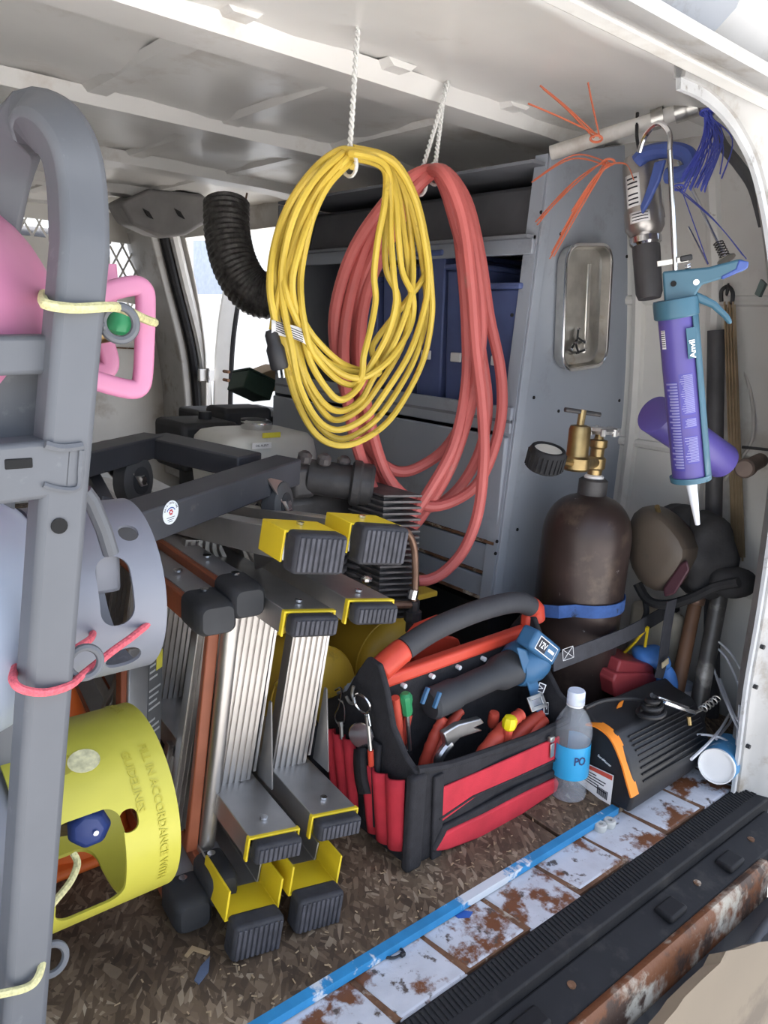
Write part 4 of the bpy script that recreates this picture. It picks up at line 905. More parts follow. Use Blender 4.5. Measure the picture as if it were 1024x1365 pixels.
MB().cyl(at(456,985,x=xe-.008), at(455,968,x=xe-.006), .0035, 8).build('tip', M['zinc'], px_); MB().cyl(at(455,968,x=xe-.006), at(454,962,x=xe-.006), .005, 8).build('collar', M['zinc'], px_)
ph = MB().sheet([[at(474+14*s-3*math.sin(t*3)+6*t, 998+60*t, x=xe-.012-.006*math.sin(math.pi*s)) for s in np.linspace(0, 1, 6)] for t in np.linspace(0, 1, 7)])
ph.build('black_pouch', M['bag_blk'], label='narrow black fabric pouch hanging between the red end pockets', cat='pouch', solid=.006)

# ---- tools in the bag
M['tool_red'] = mat('red_grip', (.55,.075,.045), .5, var=.12, scale=40); M['tool_steel'] = mat('tool_steel', (.50,.50,.51), .28, .95, var=.1, scale=40)
def plier(label, j, ends, r=.0095, name='pliers', rings=True, cap=None):
    """two-handled tool; j = hidden joint point, ends = handle end points"""
    t = thing(name, V(j[0], j[1], j[2]-.03), label, 'pliers' if name == 'pliers' else 'hand tool', 'red handled tools in the bag')
    for e in ends:
        e = V(*e); P = cr([j, j*.6+e*.4+V(0,0,.006), j*.25+e*.75+V(0,0,.006), e], 6)
        rr = [r*(.75+.25*math.sin(math.pi*min(1, .15+k/(len(P)-1)))+(.10*(k % 3 == 0) if rings else 0)) for k in range(len(P))]
        h_ = MB().tube(P, rr, 12).build('handle', M['tool_red'], t)
    MB().box(j-V(0,0,.012), (.026,.014,.04)).build('jaw', M['tool_steel'], t, bev=.004)
    return t
plier('pliers with ribbed red handles leaning at the bag front left', at(566,1012,y=.765)+V(.004,.01,-.03), [at(592,956,y=.770)+V(0,0,0), at(614,948,y=.795)])
plier('pliers with plain red handles in the left inner corner', at(532,990,y=.80)+V(0,0,-.02), [at(527,930,y=.79), at(545,952,y=.80)], .009, rings=False)
g_ = thing('screwdriver', at(541,960,y=.785), 'screwdriver with green tipped handle in the left inner corner', 'screwdriver')
MB().lathe([(.0075,0),(.009,.006),(.0085,.018),(.0105,.026),(.010,.034),(.006,.038)], at(543,952,y=.785), at(540,920,y=.785)-at(543,952,y=.785), 8).build('handle', M['green'], g_)
MB().cyl(at(543,952,y=.785), at(546,1000,y=.785), .0035, 8).build('shaft', M['tool_steel'], g_)
# snips with bare steel blade
sn = thing('tin_snips', at(600,1000,y=.745), 'tin snips with worn steel jaw lying open in the bag', 'tin snips')
MB().loft([[at(px, py, y=.742) for px, py in ((592,978),(612,966),(642,958),(646,964),(634,970),(644,974),(614,984),(598,1000))], [at(px, py, y=.742)+V(0,.012,0) for px, py in ((592,978),(612,966),(642,958),(646,964),(634,970),(644,974),(614,984),(598,1000))]]).build('jaw', M['tool_steel'], sn, bev=.002)
MB().tube(cr([at(600,990,y=.748), at(590,1002,y=.748), at(584,1016,y=.75), at(588,1040,y=.75)], 4), .008, 10).build('handle', M['tool_steel'], sn)
plier('thick ribbed red plier handle in front of the yellow cap', at(640,1000,y=.735)+V(-.005,.0,-.02), [at(694,952,y=.745)], .013)
t_ = thing('nut_driver', at(680,975,y=.75), 'red handled nut driver with bright yellow cap', 'nut driver')
MB().lathe([(.008,0),(.0115,.004),(.0125,.016),(.010,.022),(.004,.024)], at(678,972,y=.726), at(682,948,y=.724)-at(678,972,y=.726), 8).build('cap', mat('cap_yellow', (.80,.66,.01), .4), t_)
MB().cyl(at(678,972,y=.726), at(670,1002,y=.735)+V(0,0,-.02), .008, 10).build('handle', M['tool_red'], t_)
plier('flat red plier handles beside the yellow cap', at(672,992,y=.742)+V(0,.004,-.02), [at(722,952,y=.745)], .012, rings=False)
plier('red plier handle at the right end of the bag front', at(700,984,y=.735)+V(0,.004,-.02), [at(728,960,y=.735)], .010, rings=False)
rs = thing('screwdriver', at(660,970,y=.77), 'short round red screwdriver handle pointing up near the bag middle', 'screwdriver')
MB().lathe([(.007,0),(.0095,.006),(.0095,.024),(.008,.028),(0.001,.029)], at(656,968,y=.77), at(660,946,y=.765)-at(656,968,y=.77), 12).build('handle', M['tool_red'], rs)
MB().cyl(at(656,968,y=.77), at(656,968,y=.77)+V(0,0,-.06), .003, 8).build('shaft', M['tool_steel'], rs)
# cordless tool: black barrel, blue housing
M['tool_blue'] = mat('tool_blue', (.035,.12,.24), .45, var=.08); M['tool_blk'] = mat('tool_black', (.035,.037,.042), .6, var=.15)
ct = thing('cordless_tool', at(640,930,y=.79), 'blue and black twelve volt cordless tool lying across the bag', 'power tool')
a, b = at(572,940,y=.785), at(690,886,y=.775); dct = nz(b-a); Lc = np.linalg.norm(b-a)
MB().lathe([(.022,0),(.026,.006),(.026,.05),(.023,.06),(.023,Lc-.06),(.030,Lc-.045),(.031,Lc-.01)], a, b-a, 24).build('barrel', M['tool_blk'], ct, ang=.5)
MB().lathe([(.033,-.012),(.039,.0),(.040,.03),(.036,.045),(.028,.05)], b, b-a, 28).build('housing', M['tool_blue'], ct, ang=.5)
for k in (-1, 1): 
    q = at(569+8*k, 930+3*k, y=.763); MB().bar(q+V(0,-.004,-.012), q+V(.01,-.004,.012), .006, .006).build('dial_mark', M['tool_blue'], ct, bev=.001)
MB().loft([[at(px, py, y=.757) for px, py in ((688,862),(702,866),(726,935),(734,950),(722,958),(712,945))], [at(px, py, y=.745) for px, py in ((688,862),(702,866),(726,935),(734,950),(722,958),(712,945))]]).build('grip_spine', M['tool_blue'], ct, bev=.003)
def badge(px, py, y, w, h, u, s, parent, sz):
    u = nz(u); n = nz(CAMPOS-at(px, py, y=y)); w_ = nz(np.cross(n, u)); n = np.cross(u, w_); c = at(px, py, y=y)
    if n@(CAMPOS-c) < 0: n = -n; 
    o = MB().box(c, (w, h, .0012), u, w_, n).build('badge', M['white'], parent); i = MB().box(c+n*.0003, (w-.003, h-.003, .0012), u, w_, n).build('badge_field', M['ink'], parent)
    v = np.cross(n, u); text(s, sz, c+n*.0008, u, v, M['white'], o)
badge(722, 917, .742, .016, .012, V(.4,0,.9), 'V', ct, .011)
badge(728, 944, .742, .014, .020, V(.9,0,-.3), 'V', ct, .008)
bt = thing('battery_tool', at(715,870,y=.79), 'blue twelve volt battery pack tool standing against the bag handle', 'power tool')
c = at(718,860,y=.750); u_ = nz(at(745,882,y=.752)-at(690,838,y=.752)); n0 = nz(nz(CAMPOS-c)+V(0,0,.15)); w_ = nz(np.cross(n0, u_)); n0 = np.cross(u_, w_)
MB().box(c, (.086,.036,.034), u_, w_, n0).build('battery', M['tool_blue'], bt, bev=.006, seg=3)
MB().box(c+u_*.045+n0*-.006, (.04,.034,.03), u_, w_, n0).build('battery_heel', M['tool_blk'], bt, bev=.005)
MB().box(c+w_*(-.026)-n0*.012+u_*.012, (.04,.022,.03), u_, w_, n0).build('foot_housing', M['tool_blk'], bt, bev=.008)
lbl = MB().box(c+n0*.0172, (.062,.024,.001), u_, w_, n0).build('badge', M['white'], bt)
MB().box(c+n0*.0175+u_*.015, (.029,.021,.001), u_, w_, n0).build('badge_field', M['tool_blue'], lbl)
sgn = 1 if (np.cross(u_, w_)@n0) > 0 else -1
MB().box(c-u_*.015+n0*.0178, (.029,.021,.001), u_, w_, n0).build('badge_field', M['ink'], lbl)
wv = w_
text('12V', .0155, c-u_*.015+n0*.0184, u_, wv, M['white'], lbl, bold=.0003); MB().box(c+u_*.015+n0*.0181, (.020,.005,.0006), u_, w_, n0).build('print_line', M['white'], lbl)
# utility blade holder
uk = thing('utility_clip', at(716,940,y=.735), 'brushed steel slotted blade clip at the right of the bag', 'clip')
uu = nz(at(733,930,y=.735)-at(700,942,y=.735)); nn = nz(V(-.1,-.8,.6)); ww = nz(np.cross(nn, uu)); cc = at(716,936,y=.728)
for o_, s_ in ((ww*.009, (.040,.007,.003)), (ww*-.009, (.040,.007,.003)), (uu*.0165, (.008,.024,.003)), (uu*-.0165, (.008,.024,.003))): MB().box(cc+o_, s_, uu, ww, nn).build('clip_frame', M['zinc'], uk, bev=.0008)
MB().box(cc+uu*-.0-nn*.003, (.026,.010,.002), uu, ww, nn).build('blade', M['tool_steel'], uk)
# grey rag behind the left end
g = [[V(.70+.05*s+.006*math.sin(9*t), .87+.05*t, .185+.030*math.sin(3.1*s)*math.sin(3.1*t)+.006*math.sin(14*s+9*t)) for s in np.linspace(0, 1, 12)] for t in np.linspace(0, 1, 12)]
MB().sheet(g).build('rag', mat('grey_rag', (.36,.38,.42), .9, var=.15), label='crumpled grey rag on the back edge of the tool bag', cat='rag', solid=.003)
rc = thing('red_clamp', at(585,850,y=.90), 'flat red plastic clamp standing behind the bag handle', 'clamp')
MB().loft([[at(px, py, y=.895) for px, py in ((548,848),(560,834),(590,822),(596,830),(575,846),(612,852),(616,862),(604,880),(552,886))], [at(px, py, y=.895)+V(0,.016,0) for px, py in ((548,848),(560,834),(590,822),(596,830),(575,846),(612,852),(616,862),(604,880),(552,886))]]).build('clamp_body', M['red_plastic'], rc, bev=.003)
MB().cyl(at(560,880,y=.90), V(at(560,880,y=.90)[0],.90,.165), .008, 10).build('screw', M['tool_steel'], rc)
rp = MB().box(V(.86,.83,.13), (.20,.012,.10)).build('red_folder', M['bag_red'], label='flat red fabric pouch tucked behind the black tool barrel', cat='pouch', bev=.004)
# ------------------------------------------------------------------ gas cylinder with regulator
M['cyl_paint'] = mat('worn_brown_paint', (.042,.028,.025), .36, .2, var=.35, scale=9, spot=((.10,.072,.055), 12, .56, .72), spots2=((.30,.28,.26), 40, .68, .73), bump=.08)
gc = thing('gas_cylinder', V(1.222,.835,0), 'worn dark brown gas cylinder standing before the cabinet panel', 'gas cylinder')
cb_, ct_ = V(1.215,.835,0), V(1.215,.835,0)+V(.012,0,.50); axc = nz(ct_-cb_); R_ = .084
prof = [(R_-.012,0),(R_,.012),(R_,.405)]+[(.026+(R_-.026)*math.cos(t), .405+.078*math.sin(t)) for t in np.linspace(.12, 1.45, 9)]+[(.026,.487)]
MB().lathe(prof, cb_, axc, 48).build('cylinder_body', M['cyl_paint'], gc, ang=1)
CA = lambda h: cb_+axc*h
MB().lathe([(.026,0),(.027,.004),(.027,.030),(.022,.034)], CA(.484), axc, 28).build('neck_ring', M['dark_iron'], gc)
MB().lathe([(.018,0),(.018,.005),(.014,.008)], CA(.517), axc, 20).build('neck_seal', M['white'], gc)
M['brass2'] = mat('tarnished_brass', (.34,.25,.12), .4, .9, var=.3, scale=50)
MB().lathe([(.013,0),(.014,.012),(.018,.016),(.018,.034),(.013,.038),(.013,.052),(.017,.056),(.017,.068),(.009,.070),(.007,.082)], CA(.522), axc, 14).build('valve_body', M['brass2'], gc, ang=.5)
wh = MB().lathe([(.008,-.006),(.031,-.006),(.035,.0),(.031,.006),(.008,.006)], CA(.608), nz(axc+V(0,.06,0)), 24).build('hand_wheel', M['alu'], gc)
for k in range(8): MB().cyl(CA(.606)+V(.033*math.cos(k*.785),.033*math.sin(k*.785),-.005), CA(.606)+V(.033*math.cos(k*.785),.033*math.sin(k*.785),.008), .005, 8).build('wheel_lobe', M['alu'], wh)
rg = at(768,618,y=.80)
MB().cyl(CA(.548), rg+V(0,0,0), .011, 14).build('inlet_nut', M['brass2'], gc)
MB().lathe([(.020,-.012),(.024,-.008),(.024,.010),(.020,.014),(.019,.018),(.019,.060),(.017,.066),(.008,.068)], rg, (0.02,0,1), 24).build('regulator_body', M['brass'], gc, ang=.5)
MB().cyl(rg+V(0,0,.066), rg+V(.003,0,.094), .0065, 10).build('regulator_screw', M['brass2'], gc)
tb = rg+V(.003,0,.090); MB().cyl(tb+V(-.034,.012,.004), tb+V(.034,-.012,-.004), .0042, 10).build('t_handle', M['dark_iron'], gc)
ga = at(728,611,y=.785); MB().cyl(rg, ga, .008, 10).build('gauge_stem', M['brass'], gc)
gb = MB().lathe([(.026,-.020),(.030,-.017),(.031,.012),(.028,.018),(.024,.019),(.0235,.014),(0.001,.014)], ga, nz(V(-.1,-.28,1)), 30).build('gauge_boot', M['rubber'], gc, ang=.5)
fax = frame(nz(V(-.1,-.28,1)))
for k in range(24):
    t = k*2*math.pi/24; p = ga+.0305*(math.cos(t)*fax[0]+math.sin(t)*fax[1]); MB().bar(p-fax[2]*.015, p+fax[2]*.011, .003, .003, up=fax[0]).build('boot_rib', M['rubber'], gb)
MB().lathe([(0.001,0),(.023,0),(.023,.001),(0.001,.001)], ga+fax[2]*.0145, fax[2], 24).build('gauge_face', mat('gauge_face', (.6,.58,.52), .3), gb)
# blue ratchet strap round the cylinder and off to the cabinet
M['strap_blue'] = mat('blue_webbing', (.035,.085,.25), .85, var=.2, scale=60, spot=((.02,.03,.06), 40, .6, .68))
sb_ = thing('blue_strap', V(1.1,.83,.26), 'blue webbing strap around the gas cylinder', 'strap')
pts = [at(700,812,y=.86), V(1.115,.80,.283)]+[cb_+V(.012*.56,0,.283)+(R_+.003)*V(math.cos(t),math.sin(t),0) for t in np.linspace(math.pi*1.18, math.pi*2.25, 22)]
MB().tube(pts, 1, prof=[(-.0012,-.012),(.0012,-.012),(.0012,.012),(-.0012,.012)], up=(0,0,1)).build('webbing', M['strap_blue'], sb_)
# black strap with stitched end
M['strap_blk'] = mat('black_webbing', (.045,.045,.052), .85, var=.15, scale=60, bump=.2, bscale=900)
bs = thing('black_strap', V(1.15,.72,.15), 'black webbing strap with white box stitching crossing the cylinder', 'strap')
sp = [at(738,884,y=.735), at(780,868,y=.732), at(835,846,y=.735), at(870,826,y=.76), at(905,806,y=.80), at(925,795,y=.82)]
MB().tube(cr(sp, 5), 1, prof=[(-.0012,-.015),(.0012,-.015),(.0012,.015),(-.0012,.015)], up=(0,.1,1)).build('webbing', M['strap_blk'], bs)
a = [at(px, py, y=.7315) for px, py in ((750,866),(764,861),(765,876),(751,881))]
for p, q in ((0,1),(1,2),(2,3),(3,0),(0,2),(1,3)): MB().bar(a[p], a[q], .0007, .0007).build('stitching', M['white'], bs)
MB().tube(cr([at(896,800,x=1.33), at(889,840,x=1.33), at(884,880,x=1.33), at(878,904,x=1.32)], 4), 1, prof=[(-.016,-.0012),(.016,-.0012),(.016,.0012),(-.016,.0012)], up=(0,1,0)).build('strap_tail', M['strap_blk'], bs)
MB().box(at(887,884,x=1.318), (.022,.002,.012), nz(V(1,0,.25)), V(0,1,0), nz(V(-.25,0,1))).build('strap_tag', mat('tan_tag', (.45,.38,.25), .8), bs)

# ------------------------------------------------------------------ welding helmet hanging at the side wall
M['helmet'] = mat('olive_brown_shell', (.085,.066,.050), .5, var=.15, scale=10, spot=((.04,.035,.03), 14, .6, .75))
M['leather'] = mat('black_leather', (.030,.029,.030), .75, var=.3, scale=25, bump=.2)
wh_ = thing('welding_helmet', at(890,790,x=1.40), 'brown welding helmet with dark hood hung on the pipes by the wall', 'welding helmet')
def hl_(pts, x): return [at(px, py, x=x) for px, py in pts]
outer = [(836,690),(850,676),(872,674),(900,698),(925,735),(914,755),(892,788),(870,790),(848,776),(832,740)]
cxm = (882, 735)
def shrink(P, s, dx=0, dy=0): return [((px-cxm[0])*s+cxm[0]+dx, (py-cxm[1])*s+cxm[1]+dy) for px, py in P]
MB().loft([hl_(shrink(outer,.50,-8,2),1.305), hl_(shrink(outer,.86,-2,0),1.315), hl_(outer,1.335), hl_(shrink(outer,1.04,10,-2),1.39), hl_(shrink(outer,.96,26,-2),1.44)]).build('shell', M['helmet'], wh_, ang=.9, sub=1)
fr2 = [(884,784),(906,752),(916,746),(920,760),(900,792),(886,796)]
MB().loft([hl_(fr2,1.315), hl_(fr2,1.36)]).build('lens_frame', mat('maroon_frame', (.06,.022,.03), .5), wh_, bev=.004)
def lump(cx_, cy_, x, rx, ry, rz, nm, m, seed):
    c = at(cx_, cy_, x=x); mb = MB().ball(c, (rx,ry,rz), 24, 16); r = np.random.default_rng(seed); ph = r.uniform(0, 6, 6)
    v = np.array(mb.v); d = v-c
    k = 1+.10*np.sin(d[:,0]*70+ph[0])+.08*np.sin(d[:,2]*90+ph[1])+.06*np.sin(d[:,1]*80+d[:,0]*60+ph[2])
    mb.v = [tuple(p) for p in c+d*k[:,None]]; return mb.build(nm, m, wh_, ang=1)
lump(938, 742, 1.44, .055, .055, .080, 'hood', M['leather'], 3)
lump(905, 700, 1.45, .04, .06, .05, 'hood_back', M['leather'], 9)
lump(975, 775, 1.44, .040, .05, .030, 'hood_flap', M['leather'], 5)
MB().tube(cr([at(px, py, x=1.40) for px, py in ((850,778),(864,800),(890,806),(925,796),(955,782),(985,776))], 5), .010, 8).build('head_band', M['leather'], wh_)
MB().tube(cr([at(px, py, x=1.40) for px, py in ((858,790),(862,815),(856,830))], 5), .006, 8).build('band_end', M['leather'], wh_)
MB().cyl(at(878,682,x=1.34), at(876,675,x=1.33), .005, 8).build('pivot_knob', M['brass2'], wh_)

# ------------------------------------------------------------------ pipes and bars leaning by the wall
def rod(name, pts, r, m, label, cat, n=12, group=None, extra=None):
    t = thing(name, min(pts, key=lambda p: p[2]), label, cat, group); MB().tube(pts, r, n).build('shaft', m, t)
    if extra: extra(t)
    return t
M['rust_brown'] = mat('brown_handle', (.13,.065,.035), .6, var=.25, scale=14)
M['pipe_grey'] = mat('scuffed_pipe', (.10,.095,.09), .45, .5, var=.3, scale=18, spot=((.35,.33,.30), 9, .56, .68))
M['pipe_blk'] = mat('black_pipe', (.06,.058,.062), .6, var=.2)
a = at(930,790,x=1.46); b = at(896,950,x=1.38); b2 = a+(b-a)*(a[2]/(a[2]-b[2]))
rod('wooden_handle', [b2, a], [.0155, .0135], M['rust_brown'], 'brown tool handle with collar leaning below the helmet', 'tool handle', extra=lambda t: MB().lathe([(.015,0),(.018,.004),(.018,.014),(.015,.018)], a+(b-a)*.03, b-a, 16).build('collar', M['copper'], t))
a2 = at(964,770,x=1.48); c2 = at(938,905,x=1.42); c3 = a2+(c2-a2)*(a2[2]/(a2[2]-c2[2]))
rod('steel_pipe', [c3, a2], .0165, M['pipe_grey'], 'scuffed grey steel pipe leaning right of the brown handle', 'pipe', 16)
a3, b3 = at(955,440,x=1.49), at(950,800,x=1.52); b4 = a3+(b3-a3)*(a3[2]/(a3[2]-b3[2])); 
rod('steel_pipe', [b4, a3], .0165, M['pipe_blk'], 'long dark pipe standing against the wall behind the caulking gun', 'pipe', 16)
wr_ = thing('welding_rods', at(985,745,x=1.53), 'bundle of thin brazing rods clipped to the wall', 'welding rods')
M['braze'] = mat('bronze_rods', (.36,.28,.18), .4, .6, var=.2)
for k in range(8):
    MB().cyl(at(966+1.9*k,402+4*(k % 3),x=1.48+.004*(k % 2)), at(977+2.2*k,748-5*(k % 2),x=1.53), .0022, 6).build('rod', M['braze'], wr_)
cl_ = MB().tube(cr([at(px, py, x=1.485) for px, py in ((962,402),(962,388),(970,382),(977,390),(976,406))], 4), .004, 8).build('wall_clip', M['black'], wr_)
MB().torus(at(970,386,x=1.475), V(.4,-1,0), .010, .0022, 18, 6).build('clip_ring', M['black'], wr_)
hpn = at(992,625,x=1.36); hd_ = thing('pipe_stub', hpn, 'rusty pipe stub pointing out from behind the rear pillar', 'pipe')
M['pipe_rust'] = mat('pipe_rust', (.16,.12,.10), .6, .3, var=.25)
MB().lathe([(.009,0),(.014,0),(.0175,.004),(.0175,.03),(.0145,.032),(.0145,.14)], hpn, nz(V(1,.25,0)), 20).build('tube', M['pipe_rust'], hd_)
MB().bar(at(990,596,x=1.40), at(1030,600,x=1.40), .006, .005).build('bracket_bar', M['black'], hd_)
# rail along the top of the right wall
rl0, rl1 = at(735,204,x=1.20), at(946,136,x=1.30)
tr_ = thing('grab_rail', rl0, 'painted rail running below the roof above the cabinet panel', 'rail')
MB().cyl(rl0, rl1, .013, 16).build('tube', M['inner_paint'], tr_)
for s in (.66, .80, .86, .95):
    p = rl0+(rl1-rl0)*s; MB().cyl(p, p+nz(rl1-rl0)*.02, .017, 16).build('collar', M['zinc'], tr_)
MB().ball(rl1, (.022,.022,.022), 14, 8).build('end_cap', M['tread'], tr_)
MB().box(rl1+V(.05,.03,.0), (.10,.05,.03)).build('bracket', M['inner_paint'], tr_, bev=.004)

# ------------------------------------------------------------------ caulking gun with its cartridge
M['gun_blue'] = mat('teal_blue_paint', (.045,.12,.17), .42, var=.08)
M['purple'] = mat('purple_sleeve', (.085,.066,.26), .38, var=.08, scale=10)
GT, GB = at(901,408,y=.60), at(921,640,y=.565); gd = nz(GB-GT); gn = nz(CAMPOS-GT); gr = nz(np.cross(gd, gn)); gn = np.cross(gr, gd)
if gr@_rt < 0: gr = -gr
gun = thing('caulking_gun', GB, 'teal blue caulking gun hanging by its rod below the rail', 'caulking gun')
Lg = np.linalg.norm(GB-GT); RC = .0255
# half-open cradle around the right side of the tube
cr_ = []
for l in np.linspace(-.008, Lg, 8): cr_.append([GT+gd*l+(RC+.0025)*(math.cos(t)*gr+math.sin(t)*gn) for t in np.linspace(-2.2, .75, 18)])
MB().sheet(cr_).build('cradle', M['gun_blue'], gun, solid=.002)
MB().lathe([(RC+.004,-.010),(RC+.005,-.006),(RC+.005,.014),(RC+.003,.016)], GT, gd, 28).build('rear_ring', M['gun_blue'], gun)
MB().lathe([(.008,0),(RC+.003,0),(RC+.004,-.008),(RC+.0035,-.008)], GB, gd, 28).build('front_cap', M['gun_blue'], gun)
def gp(px, py, dn_=0.0):   # a point in the gun's handle plane
    d = at(px, py, y=.6)-CAMPOS; p0 = GT+gn*dn_; return CAMPOS+d*(((p0-CAMPOS)@gn)/(d@gn))
def gplate(pts, th, nm, m, bev=.002, par=None):
    P = [gp(px, py) for px, py in pts]; return MB().loft([[p+gn*th/2 for p in P], [p-gn*th/2 for p in P]]).build(nm, m, par or gun, bev=bev)
gplate([(883,362),(945,356),(986,345),(998,350),(994,360),(960,372),(935,380),(928,392),(922,404),(886,406)], .020, 'body', M['gun_blue'], .003)
gplate([(984,346),(998,349),(996,358),(978,366),(962,373),(960,368),(980,358)], .022, 'handle_tip', mat('tip_blue', (.05,.09,.30), .4), .002)
gplate([(926,388),(936,392),(955,402),(972,420),(977,430),(971,433),(964,424),(948,410),(930,403)], .013, 'trigger', M['gun_blue'], .003)
for px, py in ((898,378), (928,376)): MB().cyl(gp(px, py)+gn*.009, gp(px, py)+gn*.012, .004, 10).build('rivet', M['chrome'] if px > 910 else M['hole'], gun)
MB().cyl(gp(893,200), gp(903,420), .0036, 10).build('push_rod', M['chrome'], gun)
MB().bar(gp(876,352), gp(918,345), .008, .003, up=gn).build('thumb_catch', M['zinc'], gun, bev=.0008)
sp_pts = [gp(917,352)+(.004*math.cos(t))*gr+(.004*math.sin(t))*gn+gd*(.014*t/25) for t in np.linspace(0, 25, 60)]
MB().tube(sp_pts, .0007, 5).build('spring', M['chrome'], gun)
MB().box(gp(915,344), (.016,.010,.008), gr, gn, gd).build('catch_knob', M['black'], gun, bev=.002)
# hook end over the rail
hk = gp(893,200); MB().tube(cr([hk, hk+V(.0,.004,.022), hk+V(.012,.03,.040), hk+V(.03,.06,.032), hk+V(.035,.07,.012)], 5), .0036, 8).build('rod_hook', M['chrome'], gun)
la = GT+gd*.135+(RC+.0042)*nz(gr*.55+gn*.83); gq = nz(gr*.55+gn*.83); gtn = np.cross(gd, gq)
pl_ = MB().box(GT+gd*.052+gq*(RC+.0040), (.042,.014,.0012), gd, gtn, gq).build('badge', M['gun_blue'], gun)
text('Anvil', .0125, GT+gd*.060+gq*(RC+.0052), -gd, nz(np.cross(gq, -gd)), M['white'], pl_, bold=.0003)
# cartridge
tc_ = thing('caulk_cartridge', GB, 'purple caulk cartridge with white nozzle held in the caulking gun', 'caulk cartridge')
MB().lathe([(.0,.004),(RC,.004),(RC,Lg-.002),(.010,Lg-.002)], GT, gd, 36).build('tube', M['purple'], tc_)
MB().lathe([(.0085,0),(.0075,.012),(.0065,.03),(.0035,.070),(.001,.071)], GB, nz(gd+gr*.06), 14).build('nozzle', mat('nozzle_white', (.70,.73,.78), .4), tc_)
M['purple_print'] = mat('lilac_print', (.27,.26,.48), .5); M['purple_dark'] = mat('deep_purple', (.07,.06,.30), .4)
def cyl_patch(l0, l1, t0, t1, m, nm, par=None, dr=.0004):
    g = [[GT+gd*l+(RC+dr)*(math.cos(t)*gr+math.sin(t)*gn) for t in np.linspace(t0, t1, 6)] for l in (l0, l1)]
    return MB().sheet(g).build(nm, m, par or tc_, smooth=True)
for c0, t0, t1, n_l, l_a, l_b in ((0, 1.85, 2.55, 30, .105, .232), (1, 1.0, 1.72, 34, .095, .150), (2, 1.0, 1.72, 7, .158, .170), (3, 1.0, 1.72, 18, .185, .222)):
    blk = cyl_patch(l_a-.002, l_b+.002, t0-.03, t1+.03, M['purple_dark'], 'text_block', dr=.0002)
    for k in range(n_l):
        l = l_a+(l_b-l_a)*k/n_l; e_ = t1-.25*abs(math.sin(k*1.7+c0)); cyl_patch(l, l+(l_b-l_a)/n_l*.55, t0, e_, M['purple_print'], 'print_line', blk, .0005)
bcd = cyl_patch(.030, .056, 2.30, 2.62, M['white'], 'barcode_field', dr=.0003)
for k in range(8): cyl_patch(.031+.003*k, .0322+.003*k, 2.32, 2.60, M['ink'], 'barcode_bar', bcd, .0005)
# second purple tube stuck behind it
A2, B2 = at(872,552,y=.645), at(962,614,y=.612); t2 = thing('caulk_cartridge', B2, 'slanting empty purple cartridge tube behind the caulking gun', 'caulk cartridge')
MB().lathe([(.028,0),(.030,.001),(.030,np.linalg.norm(B2-A2)),(.028,np.linalg.norm(B2-A2)),(.028,.004)], A2, B2-A2, 32).build('tube', M['purple'], t2)
MB().lathe([(.0,0),(.0285,0),(.0285,.002),(.0,.002)], A2+nz(B2-A2)*.03, B2-A2, 24).build('plunger', M['purple_dark'], t2)
# ------------------------------------------------------------------ blue tape on the board edge
M['tape'] = mat('blue_tape', (.03,.24,.50), .6, var=.15, scale=30, spot=((.62,.66,.70), 7, .545, .57), stretch=(1,.6,1))
MB().loft([[V(x, y, z) for y, z in ((YB+.013,.0006),(YB-.0008,.0008),(YB-.0010,-.011),(YB-.0004,-.011),(YB-.0002,.0002),(YB+.013,.0002))] for x in np.linspace(-.29, 1.075, 30)]).build('masking_tape', M['tape'], label='worn blue masking tape along the edge of the board floor', cat='tape')

# ------------------------------------------------------------------ black case with orange strap
M['case'] = mat('black_case', (.020,.020,.022), .45, var=.25, scale=20, stretch=(.3,1,1), bump=.1)
kx = 1.075
E0 = [at(px, py, x=kx) for px, py in ((774,1046),(838,1084),(846,1060),(838,1016),(818,978),(792,960),(779,945),(770,960))]
for p in E0[:2]: p[2] = .001
ks = thing('tool_case', V(1.2,.62,0), 'black plastic tool case with orange strap beside the water bottle', 'tool case')
prof_l = []
for d_, s_ in ((0,.985),(.006,1.0),(.20,.97),(.262,.93),(.27,.90)):
    c0 = V(0,E0[0][1],0); prof_l.append([V(kx+d_, c0[1]+(p[1]-c0[1])*s_, p[2]*s_+.0005) for p in E0])
MB().loft(prof_l).build('case_shell', M['case'], ks, bev=.004, seg=3)
for k in range(9):
    t = .10+k*.09; i = 3 if t > .5 else 2; f_ = (t % .5)/.5
    a_ = E0[2]*(1-t)+E0[5]*t; a_ = E0[2]+(E0[4]-E0[2])*t+V(0,-.004*math.sin(math.pi*t)-.0005,.012*math.sin(math.pi*t))
    MB().bar(a_+V(.03,0,0), a_*V(1,.985,.975)+V(.24,.008,0), .002, .003).build('groove_rib', M['case'], ks)
M['strap_or'] = mat('orange_strap', (.80,.24,.02), .6, var=.06)
op = cr([at(px, py, x=kx-.002) for px, py in ((786,964),(800,967),(818,982),(832,1012),(840,1040),(846,1061))], 5)
MB().tube(op, 1, prof=[(-.0015,-.011),(.0015,-.011),(.0015,.011),(-.0015,.011)], up=(1,0,0)).build('orange_strap', M['strap_or'], ks)
lb = [at(px, py, x=kx-.004) for px, py in ((770,1012),(770,1042),(813,1076),(818,1034)) ]
lk = MB().loft([lb, [p+V(.0012,0,0) for p in lb]]).build('card_label', M['white'], ks)
lb = [lb[0], lb[1], lb[2], lb[3]]
patch(lb, .02, .98, .02, .16, mat('label_red', (.55,.08,.05), .5), lk, 'label_band')
for k in range(5): patch(lb, .06, .55+.3*abs(math.sin(k*2)), .26+.10*k, .29+.10*k, M['ink'], lk, 'print_line')
for k in range(9): patch(lb, .60+.035*k, .62+.035*k, .60, .86, M['ink'], lk, 'barcode_bar')
